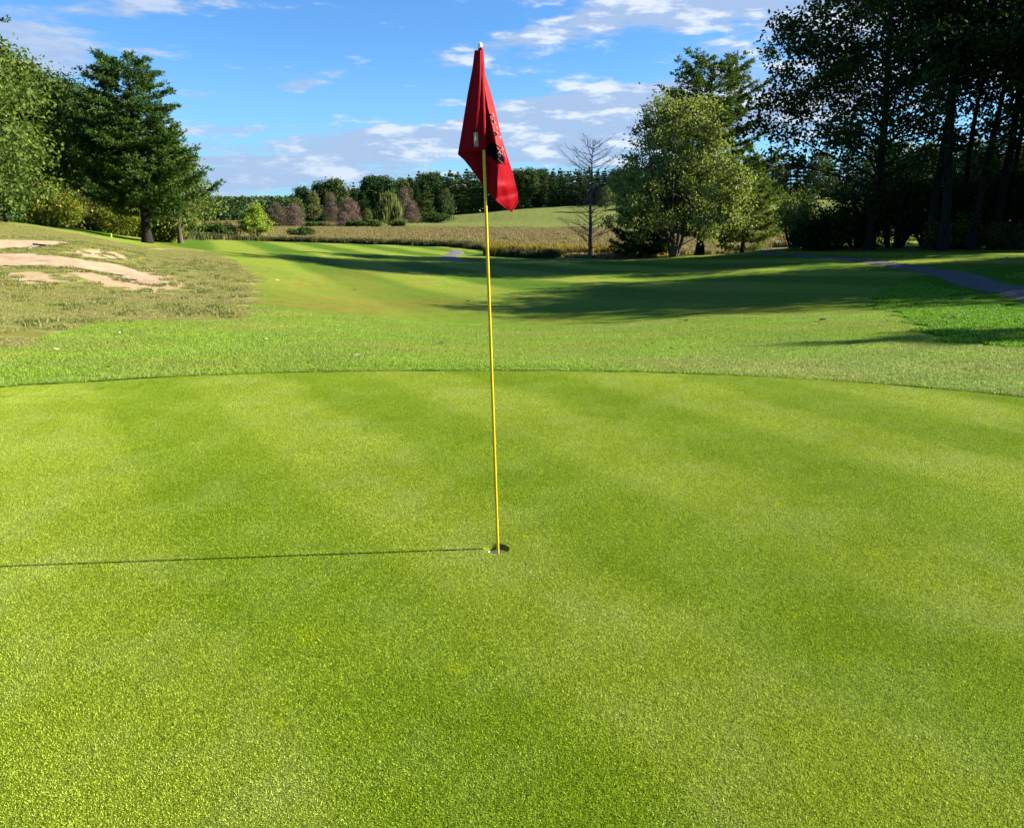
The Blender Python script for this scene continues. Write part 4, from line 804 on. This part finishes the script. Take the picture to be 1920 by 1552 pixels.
PLn = [ # px, top, Y, mesh, width, H, name, label
 (570, 352, 300, FPR[0], 1.0, 17, 'pine_tree', 'irregular topped pine at the left end of the nearer wood'), (590, 360, 292, FD[0], .8, 13, 'broadleaf_tree', 'green tree under the irregular topped pine'),
 (602, 344, 305, FPR[1], .9, 17, 'pine_tree', 'tall rounded pine second in the nearer wood'), (630, 338, 302, FPR[2], 1.25, 17, 'pine_tree', 'broad domed pine standing above the brown bare trees'),
 (668, 345, 300, FP[0], .75, 17, 'pine_tree', 'narrow spire topped pine left of the willow'), (685, 360, 290, FP[1], .95, 17, 'pine_tree', 'green conical pine just left of the willow'), (697, 332, 318, FPR[0], .9, 17, 'pine_tree', 'tall pine with an open top behind the willow'),
 (722, 334, 320, FPR[1], 1.2, 17, 'pine_tree', 'broad dark pine behind the willow'), (800, 345, 286, FP[3], .95, 17, 'pine_tree', 'dark conical pine beside the mown hollow'), (838, 357, 300, FD[1], .9, 13, 'broadleaf_tree', 'grey green tree right of the dark conical pine'),
 (786, 352, 300, FP[2], .9, 17, 'pine_tree', 'pine just left of and behind the dark conical pine'), (560, 372, 280, FD[2], .9, 13, 'broadleaf_tree', 'olive tree behind the leftmost brown bare trees'), (655, 384, 268, FD[1], .8, 13, 'broadleaf_tree', 'low dark tree between the brown bare trees'),
 (690, 392, 262, FD[0], 1.0, 13, 'broadleaf_tree', 'low green tree at the marsh side left of the willow'), (610, 395, 272, FD[2], 1.0, 13, 'broadleaf_tree', 'low dark tree behind the brown bare trees'), (1135, 352, 300, FD[1], 1.0, 13, 'broadleaf_tree', 'green tree behind the leafless grey tree'),
 (1436, 372, 262, FD[0], .7, 13, 'broadleaf_tree', 'small tree on the far slope left of the right group')]
for px, top, Y, me, wx, Hm, nm, lb in PLn: put_far(me, nm, px, top, Y, lb, wx=wx, Hm=Hm)
TW = [fartwig(240, 10, 4.4), fartwig(241, 10, 3.6), fartwig(242, 12, 3.2)]
for px, top, Y, k, wx, lb in [(520, 383, 255, 0, 1.0, 'leftmost brown leafless tree across the marsh'), (553, 386, 250, 1, 1.0, 'brown leafless tree second from the left across the marsh'), (622, 364, 262, 2, .85, 'tall brown leafless tree under the broad domed pine'), (655, 374, 255, 0, .9, 'wide brown leafless tree right of the tall one'),
                              (645, 400, 240, 1, 1.2, 'low pinkish brown thicket in front of the wide leafless tree'), (760, 356, 290, 2, .8, 'brown leafless tree right of the willow'), (772, 378, 280, 1, .9, 'low brown leafless tree right of the willow')]:
    put_far(TW[k], 'bare_tree', px, top, Y, lb, group='brown leafless trees across the marsh', wx=wx, Hm=(10, 10, 12)[k])
# willow
wl = stand(730, 248); Hw = at(730, 363, 248).z - wl.z
rngw = np.random.default_rng(9); ww, wf = broadleaf(250, Hw, .2, [(.1, 3.0), (.4, 4.0), (.7, 3.6), (1, 1.2)], .3, 36, 1.0, .3, 8, .5)
C0 = np.vstack(wf.V).reshape(-1, 4, 3)[:, 0]; idx = rngw.integers(0, len(C0), 4200); P0 = C0[idx]; D0 = rngw.normal(0, .12, (4200, 3)); D0[:, 2] = -1
g_ = Geo(); V, Fq = leafset(P0, D0, rngw.uniform(1.0, 2.6, 4200), rngw.uniform(.14, .28, 4200), rngw); V[:, 2] = np.maximum(V[:, 2], .2); g_.add(V, Fq); wf.add(V, Fq)
plant('willow_tree', (ww, wf), (BARK, WILL), 'pale green drooping willow across the marsh', 'tree', wl, 0)
for i, (px, row_t, Y, rr, lb) in enumerate([(822, 396, 270, 6.0, 'dark olive hedge like bush beside the mown hollow'), (700, 412, 235, 2.6, 'low bush at the far marsh edge left of the willow'), (665, 413, 235, 3.0, 'low dark bush below the brown leafless trees'), (590, 416, 240, 3.0, 'low bush at the far marsh edge below the brown trees'), (745, 414, 236, 2.0, 'tiny bush at the foot of the willow')]):
    p = stand(px, Y); h = at(px, row_t, Y).z - p.z
    plant('bush', shrub(260 + i, rr, rr * .7, h, 3500, .5, 18), (BARKD, OAKD), lb, 'bush', p, 0, 'bushes at the far edge of the marsh', parts=('stems', 'foliage'))
# far wooded hill as one mass
def forest(name, pts, label, seed, mat):
    rng = np.random.default_rng(seed); G = Geo()
    for x, y, h, wd in pts:
        z = hz(x, y); n = 110; v = rng.random(n); a = rng.uniform(0, 6.28, n); conic = rng.random() < .45
        r0 = wd * (np.sqrt(np.clip(1 - v, 0, 1)) if not conic else (1 - v)) * rng.uniform(.75, 1.1, n); P = np.stack([x + np.cos(a) * r0, y + np.sin(a) * r0, z + h * (.1 + .9 * v)], -1)
        D = np.stack([np.cos(a), np.sin(a), rng.normal(.2, .5, n)], -1); V, Fq = leafset(P, D, rng.uniform(1.1, 2.4, n), rng.uniform(.8, 1.6, n), rng); G.add(V, Fq)
    return tag(link(name, G.mesh(name, [mat])), label, None, None, 'stuff')
pts = []
for _ in range(1500):
    Y = rg.uniform(330, 980) ; px = rg.uniform(60, 760)
    if Y < 370 and px > 560: Y += 60
    v = stand(px, Y); pts.append((v.x, Y, rg.uniform(5, 10), rg.uniform(3, 5.5)))
forest('distant_forest', pts, 'wooded hill on the left horizon', 5, FARB)
pts = []
for _ in range(900):
    px = rg.uniform(-900, 2900); Y = rg.uniform(430, 900)
    if 60 < px < 560: continue
    v = stand(px, Y); x = (px - CX) / F * Y; pts.append((x, Y, rg.uniform(9, 13), rg.uniform(3, 5.5)))
forest('background_forest', pts, 'dark woods rising behind the pine treeline', 6, FARM)

# ------------------------------------------------------------------ flagstick
RED, t = new_mat('flag_nylon'); tcn = t.n('ShaderNodeTexCoord'); nz = t.noise(tcn.outputs['Object'], 5, 4)
wv = t.n('ShaderNodeTexNoise', {'Vector': t.vm('MULTIPLY', tcn.outputs['Object'], (900, 900, 900)), 'Scale': 1.0})
c = t.mix(nz, (.155, .001, .004), (.215, .003, .009)); b = t.n('ShaderNodeBsdfPrincipled', {'Base Color': c, 'Roughness': .5, 'Specular IOR Level': .04, 'Sheen Weight': .0})
bp = t.n('ShaderNodeBump', {'Height': wv.outputs[0], 'Strength': .15, 'Distance': .001}); t.set(b.inputs['Normal'], bp.outputs[0])
tr = t.n('ShaderNodeBsdfTranslucent', {'Color': (.55, .0, .01, 1)}); mx = t.n('ShaderNodeMixShader', {0: .03, 1: b, 2: tr}); t.n('ShaderNodeOutputMaterial', {0: mx})
YEL = simple('pole_yellow', (.50, .33, .008), .4, .4, .10, 30); WHT = simple('cap_white', (.78, .76, .72), .5, .4, .08, 40)
BLK = simple('print_black', (.004, .004, .005), .9, .0, .1, 40); WPR = simple('print_white', (.24, .21, .21), .5, .3, .1, 60); TAGM = simple('care_tag_cloth', (.17, .18, .15), .8, .2, .15, 60)
root = thing('flagstick', 'yellow flagstick with a drooping red flag standing in the cup', 'flagstick', (HX, HYY, 0))
topP = at(900.5, 92, HYY)
base = np.array([HX + .004, HYY, -.10]); top = np.array([topP.x, HYY, topP.z]); loc0 = np.array([HX, HYY, 0])
g = Geo(); g.tube([base - loc0, (base + top) / 2 - loc0, top - loc0], [.0064, .0064, .0062], 20); link('pole', g.mesh('pole', [YEL], True), root)
ax = (top - base) / np.linalg.norm(top - base)
g = Geo(); hs = np.array([-.012, 0, .006, .012, .017, .0195]); rs = np.array([.0075, .0098, .0100, .0088, .0055, .001]); g.tube([top + ax * (h + .004) - loc0 for h in hs], rs, 20); link('cap', g.mesh('cap', [WHT], True), root)
def zq(zx, zy): return 820 + zx / 4.311, 60 + zy / 4.311            # coordinates measured in an enlargement of the flag
def pole_x(row): return np.interp(row, [92, 1028], [900.5, 933.0])
Lout = [(150, 303), (300, 284), (500, 246), (700, 213), (860, 188), (990, 165), (1040, 220), (1135, 295), (1290, 400), (1370, 480), (1420, 545), (1455, 598)]
Rout = [(150, 372), (345, 386), (450, 418), (600, 460), (850, 518), (990, 560), (1110, 600), (1220, 628), (1300, 648), (1380, 655), (1420, 628), (1455, 602)]
lo = lambda zy: np.interp(zy, [a for a, _ in Lout], [b_ for _, b_ in Lout]); ro = lambda zy: np.interp(zy, [a for a, _ in Rout], [b_ for _, b_ in Rout])
def back_pt(zx, zy, off=0.0):
    """point of the hanging back panel seen at enlargement coordinates (zx, zy); off pushes it towards the viewer"""
    _, row = zq(zx, zy); pxx, _ = zq(zx, zy); pole = (pole_x(row) - 820) * 4.311; d = (zx - pole) / 4.311 * .0021            # metres across
    L_, R_ = lo(zy), ro(zy); wdt = max(R_ - L_, 1); down = np.clip((zy - 150) / 1300, 0, 1)
    cr = np.interp(zy, [150, 300, 450, 600, 850, 1000, 1300, 1454], [2, 8, 22, 42, 88, 112, 96, 60]) / 4.311 * .0021
    Yo = .016 + .012 * down + (d * .16 if d < 0 else -min(d, cr) * .80)
    if d > cr: Yo += (d - cr) * 1.35
    Yo += (.006 * math.sin(zx * .022 + zy * .006) + .003 * math.sin(zx * .06 - zy * .013)) * down
    Yo += .010 * math.exp(-((zy - 1330 + .25 * (zx - 500)) / 28) ** 2) * (zy > 1150) - .010 * math.exp(-((zy - 1250) / 34) ** 2) * math.exp(-((zx - 530) / 60) ** 2)
    if zy < 420: Yo *= (.45 + .55 * (zy / 420))
    return np.array(at(pxx, row, HYY + Yo - off)) - loc0
NR, NS = 120, 60; zy_ = np.linspace(150, 1454, NR); V = np.array([[back_pt(lo(y) + (ro(y) - lo(y)) * s_, y) for s_ in np.linspace(0, 1, NS)] for y in zy_])
i, j = np.meshgrid(np.arange(NR - 1), np.arange(NS - 1), indexing='ij'); q = np.stack([i * NS + j, i * NS + j + 1, (i + 1) * NS + j + 1, (i + 1) * NS + j], -1).reshape(-1, 4)
g = Geo(); g.add(V.reshape(-1, 3), q)
# front fold: from the sleeve to the left edge
def front_pt(s_, zy, off=0.0):
    px0, row = zq(0, zy); pole = (pole_x(row) - 820) * 4.311; xl = lo(min(zy, 990)); x1 = pole + 8; zx = xl + (x1 - xl) * s_
    pxx, _ = zq(zx, zy); Yb = (np.array(back_pt(xl, zy)) + loc0)[1] - HYY; Yo = Yb * (1 - s_) + (-.010) * s_ - .010 * math.sin(s_ * math.pi) - .004 * math.sin(s_ * 9 + zy * .004)
    return np.array(at(pxx, row, HYY + Yo - off)) - loc0
zyf = np.linspace(150, 985, 80); NS2 = 30; V = np.array([[front_pt(s_, y - 35 * s_ * (y > 900) * (y - 900) / 85) for s_ in np.linspace(0, 1, NS2)] for y in zyf]); NR2 = 80
i, j = np.meshgrid(np.arange(NR2 - 1), np.arange(NS2 - 1), indexing='ij'); q = np.stack([i * NS2 + j, i * NS2 + j + 1, (i + 1) * NS2 + j + 1, (i + 1) * NS2 + j], -1).reshape(-1, 4)
g.add(V.reshape(-1, 3), q)
flag = link('flag', g.mesh('flag', [RED], True), root); so = flag.modifiers.new('thick', 'SOLIDIFY'); so.thickness = .0008
# sleeve round the pole
g = Geo(); SP = []; SR = []
for zy in np.linspace(112, 955, 40):
    _, row = zq(0, zy); p0 = np.array(at(pole_x(row), row, HYY)); SP.append(p0 - loc0 + np.array([.0012, 0, 0])); SR.append(np.interp(zy, [112, 130, 955], [.0070, .0098, .0125]) + .0004 * math.sin(zy * .05))
g.tube(SP, SR, 24, cap=False); sl = link('sleeve', g.mesh('sleeve', [RED], True), flag); so = sl.modifiers.new('thick', 'SOLIDIFY'); so.thickness = .0008
# tag, hem stitches and print
def patch(outline, off, fn, res=10):
    """polygon in enlargement coordinates laid on the flag surface"""
    P = np.array(outline, float); g = Geo(); c_ = P.mean(0); rings = [c_ + (P - c_) * s_ for s_ in np.linspace(0, 1, 5)]; n = len(P)
    V = [fn(x, y, off) for rr_ in rings for x, y in rr_]; F_ = [[k * n + i_, k * n + (i_ + 1) % n, (k + 1) * n + (i_ + 1) % n, (k + 1) * n + i_] for k in range(4) for i_ in range(n)]
    g.add(V, F_); return g
def fpt(zx, zy, off):
    _, row = zq(0, zy); pole = (pole_x(row) - 820) * 4.311; xl = lo(min(zy, 990)); return front_pt((zx - xl) / (pole + 8 - xl), zy, off)
def densify(P, k=4): P = np.array(P, float); return np.concatenate([P[i_] + (P[(i_ + 1) % len(P)] - P[i_]) * np.linspace(0, 1, k, endpoint=False)[:, None] for i_ in range(len(P))])
tg = patch(densify([(292, 815), (327, 812), (333, 925), (299, 930)]), .0016, fpt); link('care_tag', tg.mesh('care_tag', [TAGM], True), flag)
z7 = lambda x, y: ((880 + x / 14.11 - 820) * 4.311, (200 + y / 14.11 - 60) * 4.311)      # second enlargement
def stroke(gm, pts, wd, off, k=6):
    P = np.array(pts, float); d = np.diff(P, axis=0); Lc = np.concatenate([[0], np.cumsum(np.hypot(d[:, 0], d[:, 1]))]); n = max(4, int(Lc[-1] / 12) + 2); s_ = np.linspace(0, Lc[-1], n)
    Q = np.stack([np.interp(s_, Lc, P[:, 0]), np.interp(s_, Lc, P[:, 1])], -1); T = np.gradient(Q, axis=0); T /= np.linalg.norm(T, axis=1)[:, None] + 1e-9; N = np.stack([-T[:, 1], T[:, 0]], -1)
    ww_ = wd * np.sin(np.linspace(.25, math.pi - .25, n))[:, None] / 2; A = Q + N * ww_; B = Q - N * ww_
    V = [back_pt(*z7(*p_), off) for p_ in A] + [back_pt(*z7(*p_), off) for p_ in B]; gm.add(V, [[i_, i_ + 1, n + i_ + 1, n + i_] for i_ in range(n - 1)])
blk = Geo()
body = patch([z7(*p_) for p_ in densify([(455, 1130), (520, 1010), (600, 930), (680, 1000), (740, 1100), (790, 1200), (860, 1300), (930, 1430), (915, 1500), (820, 1440), (700, 1420), (600, 1350), (500, 1290), (455, 1240)], 2)], .0022, back_pt); blk.add(np.vstack(body.V), np.vstack(body.F))
for pts_, wd in [([(455, 215), (600, 225)], 60), ([(580, 330), (640, 400), (660, 440)], 50), ([(600, 560), (560, 600)], 40), ([(640, 700), (700, 690), (720, 770)], 60), ([(650, 770), (700, 780)], 40), ([(800, 1120), (850, 1090)], 40), ([(480, 300), (470, 420)], 26), ([(540, 470), (600, 540)], 34),
                 ([(470, 600), (560, 690)], 30), ([(720, 1390), (830, 1500), (900, 1520)], 40), ([(840, 1260), (930, 1440)], 60), ([(700, 1440), (800, 1520)], 26), ([(460, 830), (600, 900)], 30), ([(640, 960), (760, 1060), (830, 1090)], 30), ([(760, 1150), (840, 1180), (890, 1260)], 30), ([(560, 1330), (700, 1430), (760, 1500)], 24), ([(860, 1400), (960, 1540)], 22), ([(600, 860), (700, 940)], 20)]: stroke(blk, pts_, wd, .0024)
link('emblem', blk.mesh('emblem', [BLK]), flag)
wh = Geo()
for pts_, wd in [([(620, 170), (660, 270)], 50), ([(590, 340), (615, 370)], 28), ([(650, 370), (710, 470)], 34), ([(720, 520), (750, 600)], 44), ([(690, 670), (780, 720)], 34), ([(775, 810), (835, 790), (820, 880)], 44), ([(750, 1255), (850, 1140)], 20), ([(860, 1050), (905, 1170)], 48), ([(810, 1260), (830, 1230)], 24), ([(795, 1290), (830, 1330)], 26),
                 ([(735, 1360), (890, 1500)], 12), ([(900, 1180), (960, 1330), (990, 1480)], 14), ([(940, 1250), (1000, 1420)], 10), ([(860, 1180), (880, 1290)], 12)]: stroke(wh, pts_, wd * .26, .0030)
link('emblem_highlight', wh.mesh('emblem_highlight', [WPR]), flag)
# ragged hem threads at the lower corner
hm = Geo(); rngh = np.random.default_rng(4)
for k in range(34):
    f = k / 33; a0, a1 = ((480, 1325), (598, 1440)) if k < 22 else ((600, 1440), (645, 1370)); ff = (k / 21 if k < 22 else (k - 22) / 11); zx = a0[0] + (a1[0] - a0[0]) * ff; zy = a0[1] + (a1[1] - a0[1]) * ff
    p0 = back_pt(zx, zy, .002); p1 = back_pt(zx + rngh.uniform(-9, 9), zy + rngh.uniform(4, 14), .004); hm.tube([p0, p1], .0007, 4)
link('hem_stitching', hm.mesh('hem_stitching', [RED]), flag)
# cup
CUPW = simple('cup_liner_white', (.70, .70, .66), .5, .3, .12, 30)
cupo = thing('golf_cup', 'white lined golf hole in the green round the base of the flagstick', 'golf hole', (HX, HYY, 0))
a = np.linspace(0, 2 * math.pi, 48, endpoint=False); prof_ = [(.0560, -.032), (.0540, -.032), (.0538, -.04), (.0535, -.12)]; V = np.concatenate([np.stack([r0 * np.cos(a), r0 * np.sin(a), np.full(48, z0)], -1) for r0, z0 in prof_])
jj = np.arange(48); q = np.concatenate([np.stack([k * 48 + jj, k * 48 + (jj + 1) % 48, (k + 1) * 48 + (jj + 1) % 48, (k + 1) * 48 + jj], -1) for k in range(3)]); g = Geo(); g.add(V, q); link('liner', g.mesh('liner', [CUPW], True), cupo)
g = Geo(); g.tube([(0, 0, -.125), (0, 0, -.118)], [.0535, .0535], 48); link('base', g.mesh('cup_base', [simple('cup_dark', (.05, .045, .04), .9)], False), cupo)

# ------------------------------------------------------------------ small things
rk = gp(75, 466); rake = thing('bunker_rake', 'black bunker rake lying on the grass between the two sand patches', 'rake', rk + Vector((0, 0, .05)), R(-8))
DK = simple('rake_black', (.02, .02, .022), .5, .4); AL = simple('rake_handle_grey', (.22, .23, .22), .45, .5)
g = Geo(); g.box((0, 0, .07), (.46, .035, .055), Matrix.Rotation(R(5), 3, 'Y')); link('head', g.mesh('rake_head', [DK]), rake)
g = Geo()
for k in range(11): g.tube([(-.21 + k * .042, 0, .05), (-.21 + k * .042, .02, -.02)], [.005, .003], 5)
link('tines', g.mesh('rake_tines', [DK]), rake)
g = Geo(); g.tube([(0, 0, .06), (-.02, -.05, .04), (.04, -.35, .01), (.06, -.6, -.03)], .010, 8); link('handle', g.mesh('rake_handle', [AL], True), rake)
sk = gp(208.5, 445); g = Geo(); h = 6.0 * mpp(sk.y); g.box((0, 0, h / 2 - .05), (.09, .05, h + .1)); g.box((0, 0, h + .015), (.07, .035, .03))
tag(link('marker_stake', g.mesh('marker_stake', [simple('stake_yellow', (.75, .72, .35), .6)]), None, sk), 'short pale yellow marker stake on the slope left of the big pine', 'stake')
# fallen leaves
LB = simple('dry_leaf', (.16, .09, .04), .8, .2, .3, 40); LBk = simple('dark_leaf', (.03, .02, .015), .8)
LT = simple('pale_leaf', (.50, .42, .22), .8, .2, .2, 40)
def leaf_mesh(seed, m_):
    rng = np.random.default_rng(seed); n = 9; u = np.linspace(0, 1, n); wd = np.sin(u * math.pi) ** .8 * .5 * (1 + .25 * np.sin(u * 22)); g = Geo(); V = []
    for s_ in (-1, -.5, 0, .5, 1): V.append(np.stack([u - .5, s_ * wd * .8, .18 * np.abs(s_) * np.sin(u * math.pi) + .16 * (u - .5) ** 2 + rng.uniform(0, .02, n)], -1))
    V = np.array(V); i, j = np.meshgrid(np.arange(4), np.arange(n - 1), indexing='ij'); g.add(V.reshape(-1, 3), np.stack([i * n + j, i * n + j + 1, (i + 1) * n + j + 1, (i + 1) * n + j], -1).reshape(-1, 4)); g.tube([(-.5, 0, 0), (-.72, .03, .02)], .015, 4); return g.mesh('fallen_leaf', [m_])
LMs = [leaf_mesh(1, LB), leaf_mesh(2, LBk), leaf_mesh(3, LT)]
LFS = [(828, 648, 1, .075, 'dark curled leaf left of the pole on the fringe'), (497, 642, 2, .09, 'pale leaf lying on the fringe grass left of the pole'), (1284, 605, 1, .12, 'dark leaf on the fairway right of the pole'), (1542, 604, 1, .13, 'dark twig like leaf on the dry patch at right'),
       (670, 672, 2, .07, 'pale leaf beside the bare brown spot of the fringe'), (1223, 648, 1, .06, 'small dark leaf right of the pole, nearer of two'), (1257, 658, 1, .05, 'small dark leaf right of the pole, farther right of two'), (1295, 677, 1, .05, 'dark leaf just beyond the edge of the green'), (665, 546, 1, .12, 'dark leaf on the fairway far left of the pole'), (877, 567, 1, .14, 'dark leaf just left of the pole on the fairway'),
       (520, 528, 2, .13, 'pale leaf on the fairway near the corner of the rough'), (400, 577, 1, .13, 'dark leaf in the rough left of the fairway'), (392, 589, 1, .10, 'dark leaf in the rough nearer the fringe'), (505, 507, 2, .14, 'pale leaf on the farther part of the fairway'), (965, 503, 1, .16, 'dark leaf on the far fairway right of the pole'), (107, 660, 2, .06, 'pale leaf on the fringe near the left edge'),
       (227, 628, 2, .06, 'pale leaf at the foot of the mound'), (1880, 633, 2, .09, 'pale leaf in the lush rough near the right edge'), (746, 661, 1, .05, 'dark crumb of leaf near the bare brown spot'), (1790, 600, 2, .10, 'pale leaf in the lush rough')]
for px, row, k, s_, lb in LFS:
    p = gp(px, row); o = link('fallen_leaf', LMs[k], None, p + Vector((0, 0, .032)), (rg.uniform(-.3, .3), rg.uniform(-.3, .3), rg.uniform(0, 6.28))); o.scale = (s_,) * 3; tag(o, lb, 'leaf', 'leaves scattered on the grass')
# distant golfer bending over
pg = stand(901, 338)
me = bpy.data.meshes.new('person'); J = [(0, 0, .95), (-.10, 0, 1.15), (-.32, 0, 1.32), (-.42, 0, 1.38), (-.54, 0, 1.40), (.02, .10, .90), (.06, .11, .50), (.10, .12, .07), (-.04, .12, .03), (.02, -.10, .90), (.00, -.11, .50), (.04, -.12, .07), (-.10, -.12, .03),
     (-.30, .19, 1.28), (-.36, .17, 1.02), (-.44, .06, .82), (-.30, -.19, 1.28), (-.36, -.17, 1.02), (-.44, -.04, .82)]
E = [(0, 1), (1, 2), (2, 3), (3, 4), (0, 5), (5, 6), (6, 7), (7, 8), (0, 9), (9, 10), (10, 11), (11, 12), (2, 13), (13, 14), (14, 15), (2, 16), (16, 17), (17, 18)]
rad = [.15, .15, .16, .06, .105, .09, .06, .045, .035, .09, .06, .045, .035, .06, .045, .03, .06, .045, .03]
me.from_pydata(J, E, []); person = link('person', me, None, pg, (0, 0, R(10))); person.modifiers.new('skin', 'SKIN'); sb = person.modifiers.new('sub', 'SUBSURF'); sb.levels = sb.render_levels = 1
for v_, r0 in zip(me.skin_vertices[0].data, rad): v_.radius = (r0, r0)
me.skin_vertices[0].data[0].use_root = True
PM, t = new_mat('golfer_clothes'); tcn = t.n('ShaderNodeTexCoord'); z_ = t.n('ShaderNodeSeparateXYZ', {0: tcn.outputs['Object']}).outputs[2]
c = t.mix(t.smooth(z_, .94, 1.0), (.03, .03, .035), (.80, .80, .78)); b = t.n('ShaderNodeBsdfPrincipled', {'Base Color': c, 'Roughness': .8}); t.n('ShaderNodeOutputMaterial', {0: b}); me.materials.append(PM)
tag(person, 'distant golfer in white shirt and dark trousers bending over on the far fairway', 'person')
print('objects', len(C.objects))
